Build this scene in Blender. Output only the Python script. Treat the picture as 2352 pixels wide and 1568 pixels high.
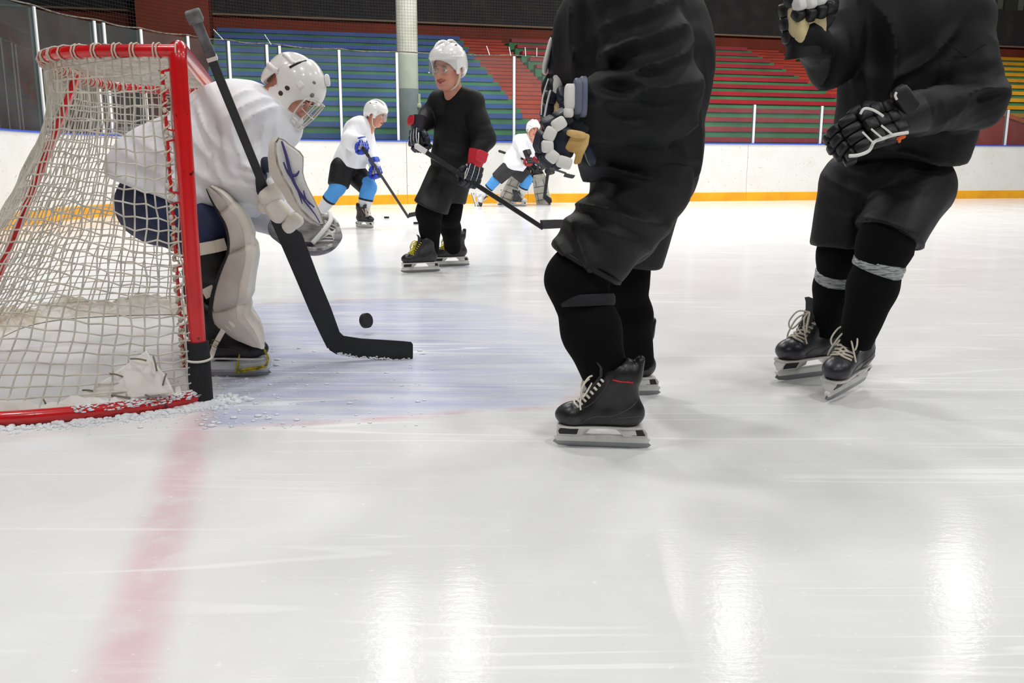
import bpy, bmesh, math, random
import numpy as np
from mathutils import Vector, Matrix

for _o in list(bpy.data.objects):
    bpy.data.objects.remove(_o)
scene = bpy.context.scene
COL = scene.collection
random.seed(7); RNG = np.random.default_rng(7)

# ------------------------------------------------------------------ camera
FPX, HC, YH, ROLL = 2050.0, 0.86, 367.0, math.radians(0.15)
PITCH = math.atan((784 - YH) / FPX)
_fw = np.array([0, math.cos(PITCH), -math.sin(PITCH)])
_u0 = np.array([0, math.sin(PITCH), math.cos(PITCH)]); _r0 = np.array([1.0, 0, 0])
_rt = math.cos(ROLL) * _r0 + math.sin(ROLL) * _u0
_up = -math.sin(ROLL) * _r0 + math.cos(ROLL) * _u0
CAM = np.array([0, 0, HC])
cam_d = bpy.data.cameras.new('camera'); cam = bpy.data.objects.new('camera', cam_d); COL.objects.link(cam)
cam_d.sensor_width = 36.0; cam_d.lens = 36.0 * FPX / 2352.0
cam_d.clip_start = 0.05; cam_d.clip_end = 300
cam.matrix_world = Matrix(((_rt[0], _up[0], -_fw[0], 0), (_rt[1], _up[1], -_fw[1], 0), (_rt[2], _up[2], -_fw[2], HC), (0, 0, 0, 1)))
scene.camera = cam

# ------------------------------------------------------------------ world, exposure
wd = bpy.data.worlds.new('hall_air'); scene.world = wd; wd.use_nodes = True
wd.node_tree.nodes['Background'].inputs[0].default_value = (0.9, 0.95, 1.0, 1)
wd.node_tree.nodes['Background'].inputs[1].default_value = 0.06
scene.view_settings.view_transform = 'Standard'; scene.view_settings.look = 'None'
scene.view_settings.gamma = 1.0; scene.view_settings.use_curve_mapping = False
scene.view_settings.exposure = 0.1

# ------------------------------------------------------------------ rink frame: origin at the near goal post, u along the goal line, n behind the goal
GO = np.array([-1.123, 3.122]); _a = math.radians(-14.76)
UV = np.array([math.sin(_a), math.cos(_a)]); NV = np.array([-UV[1], UV[0]])
def rk(n, u, z=0.0):
    q = GO + n * NV + u * UV
    return np.array([q[0], q[1], z])
def at(x, y, Y):
    """point of the hall seen at photo pixel (x, y), Y metres in front of the camera"""
    d = _fw + (x - 1176) / FPX * _rt - (y - 784) / FPX * _up
    return CAM + d * (Y / d[1])
def onz(x, y, z=0.0):
    d = _fw + (x - 1176) / FPX * _rt - (y - 784) / FPX * _up
    return CAM + d * ((z - HC) / d[2])

# ------------------------------------------------------------------ big lights: the hall's floodlights, with added fill lamps
LAMP_Z = 8.6
LAMPS = []
for px, py in ((905, 1515), (1068, 1490), (1520, 1432), (1685, 1450), (2200, 1372)):
    g = onz(px, py); d = g - CAM; t = LAMP_Z / -d[2]
    LAMPS.append((g[0] + d[0] * t, g[1] + d[1] * t))
LAMPS = [(x, y, 1.0) for x, y in LAMPS]
LAMPS += [(-4.2, 12.6, .9), (1.5, 13.6, .9), (7.2, 14.0, .95), (13.0, 13.6, 1.1), (-3.2, 6.6, .85), (3.0, 7.4, .75), (9.2, 7.0, .9), (-3.6, 0.6, .8), (2.6, -0.6, .75), (8.6, 0.2, .8), (-1.2, -5.4, .9), (5.6, -6.0, .9), (15.0, 3.0, .9), (17.5, 9.5, 1.2)]  # further overhead lamps; those behind the camera added as fill on the players
LAMP_W = 190.0
for i, (lx, ly, lw) in enumerate(LAMPS):
    ld = bpy.data.lights.new('floodlight_beam', 'AREA'); ld.shape = 'RECTANGLE'; ld.size = 0.36 if i < 5 else 0.9; ld.size_y = 0.32 if i < 5 else 0.8
    ld.energy = LAMP_W * lw; ld.color = (1.0, 0.985, 0.965); ld.spread = math.radians(165)
    lo = bpy.data.objects.new('floodlight_beam', ld); COL.objects.link(lo); lo.location = (lx, ly, LAMP_Z - 0.02)
# added fill lamps over the boards, turned to brighten the bleachers
STAND_FILL = [(1.0, 15.6), (-4.5, 15.6), (-10, 15.6), (-15.5, 15.6), (-21, 15.6), (-26.5, 15.6)]
for n, u in STAND_FILL:
    q = rk(n, u, 7.6); ld = bpy.data.lights.new('stand_fill_beam', 'AREA'); ld.shape = 'RECTANGLE'; ld.size = 0.6; ld.size_y = 0.3
    ld.energy = 120.0; ld.color = (1.0, 0.98, 0.95); ld.spread = math.radians(160)
    lo = bpy.data.objects.new('stand_fill_beam', ld); COL.objects.link(lo); lo.location = tuple(q)
    lo.rotation_euler = Vector((UV[0] * .8, UV[1] * .8, -.6)).to_track_quat('-Z', 'Y').to_euler()

# ------------------------------------------------------------------ helpers: materials
def lin(c):
    if isinstance(c, str):
        c = [int(c[i:i + 2], 16) for i in (0, 2, 4)]
    r = []
    for v in c[:3]:
        v = v / 255.0
        r.append(v / 12.92 if v <= 0.04045 else ((v + 0.055) / 1.055) ** 2.4)
    return (r[0], r[1], r[2], 1.0)
MATS = {}
def mat(name, col, rough=0.6, metal=0.0, col2=None, nscale=8.0, nmix=(0.4, 0.65), bump=0.0, bscale=60.0, spec=0.5, emit=0.0, coat=0.0, stretch=None, alpha=1.0, sheen=0.0):
    if name in MATS: return MATS[name]
    m = bpy.data.materials.new(name); m.use_nodes = True
    nt = m.node_tree; b = nt.nodes['Principled BSDF']
    b.inputs['Base Color'].default_value = lin(col); b.inputs['Roughness'].default_value = rough
    b.inputs['Metallic'].default_value = metal; b.inputs['Specular IOR Level'].default_value = spec
    b.inputs['Coat Weight'].default_value = coat; b.inputs['Alpha'].default_value = alpha
    if sheen: b.inputs['Sheen Weight'].default_value = sheen
    if emit:
        b.inputs['Emission Color'].default_value = lin(col); b.inputs['Emission Strength'].default_value = emit
    tc = nt.nodes.new('ShaderNodeTexCoord'); vec = tc.outputs['Object']
    if stretch:
        mp = nt.nodes.new('ShaderNodeMapping'); mp.inputs['Scale'].default_value = stretch
        nt.links.new(vec, mp.inputs['Vector']); vec = mp.outputs['Vector']
    if col2 is not None:
        n = nt.nodes.new('ShaderNodeTexNoise'); n.inputs['Scale'].default_value = nscale; n.inputs['Detail'].default_value = 6
        nt.links.new(vec, n.inputs['Vector'])
        r = nt.nodes.new('ShaderNodeValToRGB'); r.color_ramp.elements[0].position = nmix[0]; r.color_ramp.elements[1].position = nmix[1]
        r.color_ramp.elements[0].color = lin(col); r.color_ramp.elements[1].color = lin(col2)
        nt.links.new(n.outputs['Fac'], r.inputs['Fac']); nt.links.new(r.outputs['Color'], b.inputs['Base Color'])
    if bump:
        n = nt.nodes.new('ShaderNodeTexNoise'); n.inputs['Scale'].default_value = bscale; n.inputs['Detail'].default_value = 5
        nt.links.new(vec, n.inputs['Vector'])
        bp = nt.nodes.new('ShaderNodeBump'); bp.inputs['Strength'].default_value = bump; bp.inputs['Distance'].default_value = 0.01
        nt.links.new(n.outputs['Fac'], bp.inputs['Height']); nt.links.new(bp.outputs['Normal'], b.inputs['Normal'])
    MATS[name] = m
    return m
def clear_mat(name, tint, gloss, rough=0.03, film=0.0, filmcol=(200, 215, 215)):
    """clear sheet: straight-through light with a Fresnel-like reflection"""
    if name in MATS: return MATS[name]
    m = bpy.data.materials.new(name); m.use_nodes = True; nt = m.node_tree
    for n in list(nt.nodes):
        if n.type != 'OUTPUT_MATERIAL': nt.nodes.remove(n)
    out = [n for n in nt.nodes if n.type == 'OUTPUT_MATERIAL'][0]
    tr = nt.nodes.new('ShaderNodeBsdfTransparent'); tr.inputs[0].default_value = lin(tint)
    gl = nt.nodes.new('ShaderNodeBsdfGlossy'); gl.inputs['Roughness'].default_value = rough
    fr = nt.nodes.new('ShaderNodeFresnel'); fr.inputs['IOR'].default_value = 1.45
    ml = nt.nodes.new('ShaderNodeMath'); ml.operation = 'MULTIPLY'; ml.inputs[1].default_value = gloss
    nt.links.new(fr.outputs[0], ml.inputs[0])
    mx = nt.nodes.new('ShaderNodeMixShader'); nt.links.new(ml.outputs[0], mx.inputs[0]); nt.links.new(tr.outputs[0], mx.inputs[1]); nt.links.new(gl.outputs[0], mx.inputs[2])
    last = mx
    if film:
        df = nt.nodes.new('ShaderNodeBsdfDiffuse'); df.inputs[0].default_value = lin(filmcol)
        nz = nt.nodes.new('ShaderNodeTexNoise'); nz.inputs['Scale'].default_value = 1.6; nz.inputs['Detail'].default_value = 5
        tc = nt.nodes.new('ShaderNodeTexCoord'); nt.links.new(tc.outputs['Object'], nz.inputs['Vector'])
        m2 = nt.nodes.new('ShaderNodeMath'); m2.operation = 'MULTIPLY'; m2.inputs[1].default_value = film * 2; nt.links.new(nz.outputs['Fac'], m2.inputs[0])
        mx2 = nt.nodes.new('ShaderNodeMixShader'); nt.links.new(m2.outputs[0], mx2.inputs[0]); nt.links.new(mx.outputs[0], mx2.inputs[1]); nt.links.new(df.outputs[0], mx2.inputs[2]); last = mx2
    nt.links.new(last.outputs[0], out.inputs[0])
    MATS[name] = m
    return m

# ------------------------------------------------------------------ helpers: meshes
def V(*a): return np.array(a, float)
def nrm(v):
    v = np.asarray(v, float); l = np.linalg.norm(v); return v / l if l > 1e-9 else v
class MB:
    """collects shapes for ONE mesh object"""
    def __init__(s): s.v = []; s.f = []; s.n = 0
    def add(s, v, f):
        v = np.asarray(v, float).reshape(-1, 3); s.v.append(v)
        s.f += [tuple(i + s.n for i in q) for q in f]; s.n += len(v); return s
    def box(s, c, h, ax=None):
        c = np.asarray(c, float); R = np.eye(3) if ax is None else np.asarray(ax, float)
        v = [c + R.T @ (np.array(q) * h) for q in ((-1, -1, -1), (1, -1, -1), (1, 1, -1), (-1, 1, -1), (-1, -1, 1), (1, -1, 1), (1, 1, 1), (-1, 1, 1))]
        return s.add(v, [(0, 3, 2, 1), (4, 5, 6, 7), (0, 1, 5, 4), (1, 2, 6, 5), (2, 3, 7, 6), (3, 0, 4, 7)])
    def bar(s, a, b, w, h, upv=(0, 0, 1)):
        """box from a to b; w across, h along upv"""
        a = np.asarray(a, float); b = np.asarray(b, float); x = nrm(b - a); y = nrm(np.cross(upv, x)); z = np.cross(x, y)
        return s.box((a + b) / 2, (np.linalg.norm(b - a) / 2, w / 2, h / 2), (x, y, z))
    def tube(s, pts, r, seg=6, cap=True, closed=False):
        pts = [np.asarray(p, float) for p in pts]; m = len(pts)
        rr = r if hasattr(r, '__len__') else [r] * m
        v = []; prev = None
        for i, p in enumerate(pts):
            if closed: t = pts[(i + 1) % m] - pts[i - 1]
            else: t = pts[min(i + 1, m - 1)] - pts[max(i - 1, 0)]
            t = nrm(t)
            if prev is None:
                g = V(0, 0, 1) if abs(t[2]) < 0.9 else V(1, 0, 0)
            else: g = prev
            a = nrm(g - t * (g @ t)); prev = a; b = np.cross(t, a)
            for k in range(seg):
                an = 2 * math.pi * k / seg
                v.append(p + rr[i] * (math.cos(an) * a + math.sin(an) * b))
        f = []
        for i in range(m if closed else m - 1):
            j = (i + 1) % m
            for k in range(seg):
                l = (k + 1) % seg
                f.append((i * seg + k, i * seg + l, j * seg + l, j * seg + k))
        if cap and not closed:
            f.append(tuple(range(seg))[::-1]); f.append(tuple((m - 1) * seg + k for k in range(seg)))
        return s.add(v, f)
    def loft(s, rings, cap=True, closed=True):
        m = len(rings); q = len(rings[0]); v = [p for r in rings for p in r]; f = []
        for i in range(m - 1):
            for k in range(q if closed else q - 1):
                l = (k + 1) % q; f.append((i * q + k, i * q + l, (i + 1) * q + l, (i + 1) * q + k))
        if cap and closed:
            f.append(tuple(range(q))[::-1]); f.append(tuple((m - 1) * q + k for k in range(q)))
        return s.add(v, f)
    def puff(s, c, h, ax=None, e=0.55, nu=14, nv=8):
        """superellipsoid cushion, e<1 squarer"""
        R = np.eye(3) if ax is None else np.asarray(ax, float); c = np.asarray(c, float); h = np.asarray(h, float)
        sg = lambda w: math.copysign(abs(w) ** e, w)
        v = []; f = []
        for i in range(1, nv):
            ph = -math.pi / 2 + math.pi * i / nv
            for j in range(nu):
                th = 2 * math.pi * j / nu
                v.append(c + R.T @ (h * np.array([sg(math.cos(ph)) * sg(math.cos(th)), sg(math.cos(ph)) * sg(math.sin(th)), sg(math.sin(ph))])))
        for i in range(nv - 2):
            for j in range(nu):
                l = (j + 1) % nu; f.append((i * nu + j, i * nu + l, (i + 1) * nu + l, (i + 1) * nu + j))
        b = len(v); v.append(c - R.T @ np.array([0, 0, h[2]])); v.append(c + R.T @ np.array([0, 0, h[2]]))
        for j in range(nu):
            l = (j + 1) % nu; f.append((b, l, j)); f.append((b + 1, (nv - 2) * nu + j, (nv - 2) * nu + l))
        return s.add(v, f)
    def prism(s, poly, d, back=None):
        """polygon (3D points) pushed along vector d"""
        p = [np.asarray(q, float) for q in poly]; d = np.asarray(d, float); m = len(p)
        q = [x + d for x in p] if back is None else [np.asarray(x, float) for x in back]
        f = [tuple(range(m))[::-1], tuple(range(m, 2 * m))] + [(i, (i + 1) % m, m + (i + 1) % m, m + i) for i in range(m)]
        return s.add(p + q, f)
    def build(s, name, m, parent=None, smooth=False, fix=True, bevel=0.0):
        v = np.concatenate(s.v) if s.v else np.zeros((0, 3))
        return mkobj(name, v, s.f, m, parent, smooth, fix, bevel)
def mkobj(name, v, f, m, parent=None, smooth=False, fix=True, bevel=0.0, origin=None):
    me = bpy.data.meshes.new(name)
    v = np.asarray(v, float)
    if origin is None and parent is None and len(v):
        origin = np.array([(v[:, 0].min() + v[:, 0].max()) / 2, (v[:, 1].min() + v[:, 1].max()) / 2, v[:, 2].min()])
    if parent is not None: origin = world_of(parent)
    me.from_pydata((v - origin).tolist(), [], [tuple(int(i) for i in q) for q in f])
    if fix:
        bm = bmesh.new(); bm.from_mesh(me); bmesh.ops.recalc_face_normals(bm, faces=bm.faces); bm.to_mesh(me); bm.free()
    if smooth is True: me.polygons.foreach_set('use_smooth', [True] * len(me.polygons))
    elif smooth: me.polygons.foreach_set('use_smooth', [True] * len(me.polygons)); me.set_sharp_from_angle(angle=math.radians(smooth))
    me.materials.append(m); me.update()
    o = bpy.data.objects.new(name, me); COL.objects.link(o)
    if parent is not None: o.parent = parent
    else: o.location = origin
    if bevel:
        b = o.modifiers.new('bevel', 'BEVEL'); b.width = bevel; b.segments = 2; b.limit_method = 'ANGLE'
    return o
def world_of(o):
    p = np.zeros(3)
    while o is not None:
        p = p + np.array(o.location); o = o.parent
    return p
def thing(name, label, cat, loc, group=None):
    o = bpy.data.objects.new(name, None); COL.objects.link(o); o.location = loc; o.empty_display_size = 0.1
    o['label'] = label; o['category'] = cat
    if group: o['group'] = group
    return o
def tag(o, label, cat, group=None):
    o['label'] = label; o['category'] = cat
    if group: o['group'] = group
    return o
def struct(o, label=None):
    o['kind'] = 'structure'
    if label: o['label'] = label
    return o
def structroot(name, loc, label=None):
    o = bpy.data.objects.new(name, None); COL.objects.link(o); o.location = loc; o.empty_display_size = 0.1
    return struct(o, label)
def hug(o, pts, lift=0.002, per=4):
    """a curve through pts pulled onto the surface of mesh object o"""
    org = world_of(o.parent) if o.parent is not None else np.array(o.location); out = []
    for p in (spline(pts, per) if per else pts):
        ok, loc, nn, _ = o.closest_point_on_mesh(Vector(tuple(p - org)))
        out.append(np.array(loc) + org + np.array(nn) * lift)
    return out
def spline(pts, per=8, closed=False):
    """Catmull-Rom through pts"""
    P = [np.asarray(p, float) for p in pts]; m = len(P); out = []
    rng = range(m if closed else m - 1)
    for i in rng:
        if closed: a, b, c, d = P[i - 1], P[i], P[(i + 1) % m], P[(i + 2) % m]
        else: a, b, c, d = P[max(i - 1, 0)], P[i], P[i + 1], P[min(i + 2, m - 1)]
        for k in range(per):
            t = k / per
            out.append(0.5 * ((2 * b) + (c - a) * t + (2 * a - 5 * b + 4 * c - d) * t * t + (3 * b - a - 3 * c + d) * t ** 3))
    if not closed: out.append(P[-1])
    return out
def resample(pts, n):
    P = np.array(pts); d = np.r_[0, np.cumsum(np.linalg.norm(np.diff(P, axis=0), axis=1))]
    s = np.linspace(0, d[-1], n)
    return np.stack([np.interp(s, d, P[:, i]) for i in range(P.shape[1])], 1)

# ------------------------------------------------------------------ helpers: distance-field modelling for bodies and cloth
def vnoise(P, seed=0):
    P = np.asarray(P, np.float32); i = np.floor(P).astype(np.int64); f = P - i; f = f * f * (3 - 2 * f)
    def h(a, b, c):
        x = (a * 374761393 + b * 668265263 + c * 2147483647 + seed * 974711) & 0xffffffff
        x = ((x ^ (x >> 13)) * 1274126177) & 0xffffffff
        return ((x ^ (x >> 16)) & 0xffff).astype(np.float32) / 65535.0
    r = 0
    for dx in (0, 1):
        for dy in (0, 1):
            for dz in (0, 1):
                w = (f[:, 0] if dx else 1 - f[:, 0]) * (f[:, 1] if dy else 1 - f[:, 1]) * (f[:, 2] if dz else 1 - f[:, 2])
                r = r + w * h(i[:, 0] + dx, i[:, 1] + dy, i[:, 2] + dz)
    return r * 2 - 1
def cone(a, b, ra, rb, k=0.03, ratio=1.0, w=None):
    """tapered limb from a to b; ratio stretches it along w"""
    return ('c', np.asarray(a, float), np.asarray(b, float), ra, rb, k, ratio, w)
def blob(c, r, ax=None, k=0.03):
    return ('e', np.asarray(c, float), np.asarray(r, float), np.eye(3) if ax is None else np.asarray(ax, float), k)
def _pbox(p):
    if p[0] == 'c':
        m = max(p[3], p[4]) * max(1, p[6]); return np.minimum(p[1], p[2]) - m, np.maximum(p[1], p[2]) + m
    m = max(p[2]); return p[1] - m, p[1] + m
def _pd(p, X):
    if p[0] == 'c':
        _, a, b, ra, rb, k, ratio, w = p
        d = b - a; L = np.linalg.norm(d)
        if L < 1e-6: d = V(0, 0, 1); L = 1e-6
        else: d = d / L
        if w is None: w = V(1, 0, 0) if abs(d[0]) < 0.8 else V(0, 1, 0)
        w = nrm(np.asarray(w, float) - d * (np.asarray(w, float) @ d)); v = np.cross(d, w)
        Q = X - a.astype(np.float32); t = Q @ d.astype(np.float32); tc = np.clip(t, 0, L); r = ra + (rb - ra) * tc / L
        x = (Q @ w.astype(np.float32)) / ratio; y = Q @ v.astype(np.float32); ax = t - tc
        return np.sqrt(x * x + y * y + ax * ax) - r
    _, c, r, R, k = p
    Q = (X - c.astype(np.float32)) @ R.T.astype(np.float32); rr = r.astype(np.float32)
    k0 = np.linalg.norm(Q / rr, axis=1); k1 = np.linalg.norm(Q / (rr * rr), axis=1) + 1e-9
    return k0 * (k0 - 1) / k1
def sdf(groups, res, folds=(), gk=0.02, lump=0.0, lumpscale=9.0, seed=0, cuts=()):
    """groups: list of dicts(prims, cuts, sub) -> verts, quads (surface nets)"""
    lo = np.full(3, 1e9); hi = -lo
    for g in groups:
        for p in g['prims']:
            a, b = _pbox(p); lo = np.minimum(lo, a); hi = np.maximum(hi, b)
    lo = lo - 3.5 * res; hi = hi + 3.5 * res
    N = np.maximum(np.ceil((hi - lo) / res).astype(int) + 1, 4)
    axs = [(lo[i] + res * np.arange(N[i])).astype(np.float32) for i in range(3)]
    tot = np.full(N, 1.0, np.float32)
    def block(a, b):
        i0 = np.clip(np.floor((a - lo) / res).astype(int), 0, N - 1); i1 = np.clip(np.ceil((b - lo) / res).astype(int) + 1, 1, N)
        sl = tuple(slice(i0[i], i1[i]) for i in range(3))
        G = np.stack(np.meshgrid(axs[0][sl[0]], axs[1][sl[1]], axs[2][sl[2]], indexing='ij'), -1)
        return sl, G.shape[:3], G.reshape(-1, 3)
    def smin(a, b, k):
        h = np.clip(0.5 + 0.5 * (b - a) / k, 0, 1)
        return b + (a - b) * h - k * h * (1 - h)
    for g in groups:
        F = np.full(N, 1.0, np.float32)
        for p in g['prims']:
            a, b = _pbox(p); k = max(p[5] if p[0] == 'c' else p[4], 1e-4); mg = k + 4 * res
            sl, sh, X = block(a - mg, b + mg)
            F[sl] = smin(F[sl], _pd(p, X).reshape(sh), k)
        for p in g.get('sub', ()):
            a, b = _pbox(p); k = max(p[5] if p[0] == 'c' else p[4], 1e-4); mg = k + 4 * res
            sl, sh, X = block(a - mg, b + mg)
            F[sl] = -smin(-F[sl], _pd(p, X).reshape(sh), k)
        for c in g.get('cuts', ()):
            pt, n, k = np.asarray(c[0], float), nrm(c[1]), c[2]
            D = (axs[0] - pt[0])[:, None, None] * n[0] + (axs[1] - pt[1])[None, :, None] * n[1] + (axs[2] - pt[2])[None, None, :] * n[2]
            F = -smin(-F, -D.astype(np.float32), k)
        tot = smin(tot, F, g.get('k', gk))
    if folds or lump:
        amp = lump + sum(abs(q[4]) for q in folds) if folds else lump
        idx = np.argwhere(np.abs(tot) < min(amp, 0.06) + 2.5 * res)
        X = (lo + idx * res).astype(np.float32); dd = np.zeros(len(X), np.float32)
        if lump: dd += lump * vnoise(X * lumpscale, seed)
        for (o, dr, lam, R, am) in folds:
            o = np.asarray(o, np.float32); dr = nrm(dr).astype(np.float32)
            Q = X - o; wgt = np.exp(-(Q * Q).sum(1) / (R * R))
            a1 = nrm(np.cross(dr, (0.3, 0.9, 0.2))).astype(np.float32); a2 = np.cross(dr, a1).astype(np.float32)
            q0 = Q @ dr; q1 = Q @ a1; q2 = Q @ a2
            wp = 0.5 * vnoise(np.stack([q0 * 4, q1 * 4, q2 * 4], 1), seed + 9)
            N1 = vnoise(np.stack([q0 / lam + wp, q1 / (lam * 4.5), q2 / (lam * 4.5)], 1), seed + 3)
            N2 = vnoise(np.stack([q0 / (lam * .45) + wp, q1 / (lam * 3), q2 / (lam * 3)], 1), seed + 17)
            dd += am * wgt * ((np.abs(N1) ** 0.75) * 2 - .9 + 0.35 * np.abs(N2))
        tot[tuple(idx.T)] += dd
    return nets(tot, lo, res)
def nets(F, lo, res):
    S = F < 0
    n = np.array(F.shape)
    c = [S[i:n[0] - 1 + i, j:n[1] - 1 + j, k:n[2] - 1 + k] for i in (0, 1) for j in (0, 1) for k in (0, 1)]
    cnt = sum(x.astype(np.int8) for x in c); act = (cnt > 0) & (cnt < 8)
    A = np.argwhere(act); ids = np.full(act.shape, -1, np.int64); ids[tuple(A.T)] = np.arange(len(A))
    pos = np.zeros((len(A), 3)); w = np.zeros(len(A))
    off = [(i, j, k) for i in (0, 1) for j in (0, 1) for k in (0, 1)]
    val = {o: F[A[:, 0] + o[0], A[:, 1] + o[1], A[:, 2] + o[2]] for o in off}
    for o in off:
        for ax in range(3):
            if o[ax] == 0:
                q = list(o); q[ax] = 1; q = tuple(q)
                a, b = val[o], val[q]; m = (a < 0) != (b < 0)
                t = np.where(m, a / np.where(m, a - b, 1), 0)
                P = np.repeat(np.array([o], float), len(A), 0); P[:, ax] += t
                pos += P * m[:, None]; w += m
    v = lo + res * (A + pos / w[:, None])
    faces = []
    for ax in range(3):
        b, d = [(1, 2), (2, 0), (0, 1)][ax]
        sl0 = [slice(None)] * 3; sl1 = [slice(None)] * 3; sl0[ax] = slice(0, -1); sl1[ax] = slice(1, None)
        s0 = S[tuple(sl0)]; s1 = S[tuple(sl1)]
        E = np.argwhere(s0 != s1)
        E = E[(E[:, b] > 0) & (E[:, d] > 0) & (E[:, b] < n[b] - 1) & (E[:, d] < n[d] - 1)]
        def cid(db, dd):
            q = E.copy(); q[:, b] += db; q[:, d] += dd; return ids[q[:, 0], q[:, 1], q[:, 2]]
        Q = np.stack([cid(-1, -1), cid(0, -1), cid(0, 0), cid(-1, 0)], 1)
        flip = ~s0[tuple(E.T)]
        Q[flip] = Q[flip][:, ::-1]
        faces.append(Q)
    return v, np.concatenate(faces)
def sobj(name, groups, res, m, parent, folds=(), **kw):
    v, f = sdf(groups, res, folds, **kw)
    return mkobj(name, v, f.tolist(), m, parent, True, False)

# ================================================================== THE SETTING
# ------------------------------------------------------------------ ice
def ice_material():
    m = bpy.data.materials.new('rink_ice'); m.use_nodes = True; nt = m.node_tree; b = nt.nodes['Principled BSDF']
    L = nt.links.new
    def node(t, **k):
        n = nt.nodes.new(t)
        for a, v in k.items(): setattr(n, a, v)
        return n
    def mth(op, a, bb=None, c=None, clamp=False):
        n = node('ShaderNodeMath', operation=op); n.use_clamp = clamp
        for i, q in enumerate((a, bb, c)):
            if q is None: continue
            if isinstance(q, (int, float)): n.inputs[i].default_value = q
            else: L(q, n.inputs[i])
        return n.outputs[0]
    def mixc(fac, a, bb):
        n = node('ShaderNodeMix', data_type='RGBA')
        if isinstance(fac, (int, float)): n.inputs[0].default_value = fac
        else: L(fac, n.inputs[0])
        for i, q in ((6, a), (7, bb)):
            if isinstance(q, tuple): n.inputs[i].default_value = q
            else: L(q, n.inputs[i])
        return n.outputs[2]
    def sstep(x, e0, e1):
        n = node('ShaderNodeMapRange', interpolation_type='SMOOTHSTEP'); L(x, n.inputs[0])
        n.inputs[1].default_value = e0; n.inputs[2].default_value = e1; return n.outputs[0]
    geo = node('ShaderNodeNewGeometry')
    def rotated(deg, sc):
        mp = node('ShaderNodeMapping'); mp.inputs['Rotation'].default_value = (0, 0, math.radians(deg)); mp.inputs['Scale'].default_value = sc
        L(geo.outputs['Position'], mp.inputs['Vector']); return mp.outputs['Vector']
    def noise(vec, scale, detail=5, rough=0.55, dist=0.0):
        n = node('ShaderNodeTexNoise'); n.inputs['Scale'].default_value = scale; n.inputs['Detail'].default_value = detail
        n.inputs['Roughness'].default_value = rough; n.inputs['Distortion'].default_value = dist; L(vec, n.inputs['Vector']); return n.outputs['Fac']
    def dot(vx, vy, off):
        n = node('ShaderNodeVectorMath', operation='DOT_PRODUCT'); L(geo.outputs['Position'], n.inputs[0]); n.inputs[1].default_value = (vx, vy, 0)
        return mth('SUBTRACT', n.outputs['Value'], off)
    nn_ = dot(NV[0], NV[1], float(GO @ NV)); uu = dot(UV[0], UV[1], float(GO @ UV))
    P = geo.outputs['Position']
    wob = mth('MULTIPLY', mth('SUBTRACT', noise(P, 3.0, 4), 0.5), 0.06)
    cloud = noise(P, 1.3, 6, 0.6)
    base = mixc(sstep(cloud, 0.3, 0.72), lin((224, 225, 225)), lin((232, 233, 234)))
    # skated streaks
    st1 = sstep(noise(rotated(-14, (0.5, 9, 1)), 2.2, 6, 0.65, 0.3), 0.56, 0.72)
    base = mixc(mth('MULTIPLY', st1, 0.16), base, lin((208, 212, 217)))
    st2 = sstep(noise(rotated(8, (0.35, 7, 1)), 3.1, 6, 0.7, 0.4), 0.55, 0.75)
    base = mixc(mth('MULTIPLY', st2, 0.35), base, lin((244, 246, 248)))
    # faded blue goal crease
    tt = mth('MULTIPLY', nn_, -1.0)
    du = mth('SUBTRACT', uu, 0.95)
    rad = mth('SQRT', mth('ADD', mth('MULTIPLY', tt, tt), mth('MULTIPLY', du, du)))
    wid = mth('SUBTRACT', 1.33, mth('ABSOLUTE', du))           # >0 inside the straight sides
    inside = mth('MINIMUM', mth('SUBTRACT', 1.80, rad), wid)
    inside = mth('MINIMUM', inside, mth('ADD', tt, 0.0))
    inside = mth('ADD', inside, wob)
    cm = mth('MULTIPLY', sstep(inside, -0.03, 0.09), sstep(tt, 2.1, 0.9))
    worn = sstep(noise(rotated(-10, (0.7, 6, 1)), 2.0, 7, 0.7, 0.5), 0.28, 0.68)
    base = mixc(mth('MULTIPLY', cm, mth('MULTIPLY_ADD', worn, 0.46, 0.12)), base, lin((150, 162, 214)))
    edge = mth('SUBTRACT', 1.0, mth('DIVIDE', mth('ABSOLUTE', inside), 0.05), clamp=True)
    edge = mth('MULTIPLY', edge, mth('MULTIPLY', sstep(noise(P, 6, 5), 0.35, 0.6), sstep(tt, -0.02, 0.1)))
    base = mixc(mth('MULTIPLY', edge, mth('MULTIPLY', sstep(tt, 1.7, 0.8), 0.34)), base, lin((215, 120, 140)))
    # red goal line under the ice
    ln = sstep(mth('ABSOLUTE', mth('ADD', nn_, mth('MULTIPLY', wob, 0.25))), 0.10, 0.012)
    lfade = mth('MULTIPLY', sstep(uu, 0.06, -0.45), sstep(noise(P, 5, 6, 0.65), 0.2, 0.55))
    base = mixc(mth('MULTIPLY', ln, mth('MULTIPLY_ADD', lfade, 0.24, 0.05)), base, lin((205, 45, 75)))
    # thin skate scratches
    for dg, sc, th, am in ((20, 7, 0.012, .55), (-33, 6, 0.010, .5), (62, 5, 0.010, .4), (-70, 6, .008, .35), (-5, 9, .012, .5)):
        n = node('ShaderNodeTexNoise'); n.inputs['Scale'].default_value = sc * 0.35; n.inputs['Detail'].default_value = 1.5; n.inputs['Distortion'].default_value = 0.4
        L(rotated(dg, (0.10, 2.2, 1)), n.inputs['Vector'])
        lnm = sstep(mth('ABSOLUTE', mth('SUBTRACT', n.outputs['Fac'], 0.5)), th, th * 0.2)
        gate = sstep(noise(rotated(dg, (0.6, 0.9, 1)), 1.1, 3), 0.48, 0.62)
        base = mixc(mth('MULTIPLY', mth('MULTIPLY', lnm, gate), am), base, lin((252, 253, 255)))
    # snow dust
    dust = sstep(noise(P, 38, 3, 0.6), 0.66, 0.74)
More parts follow.
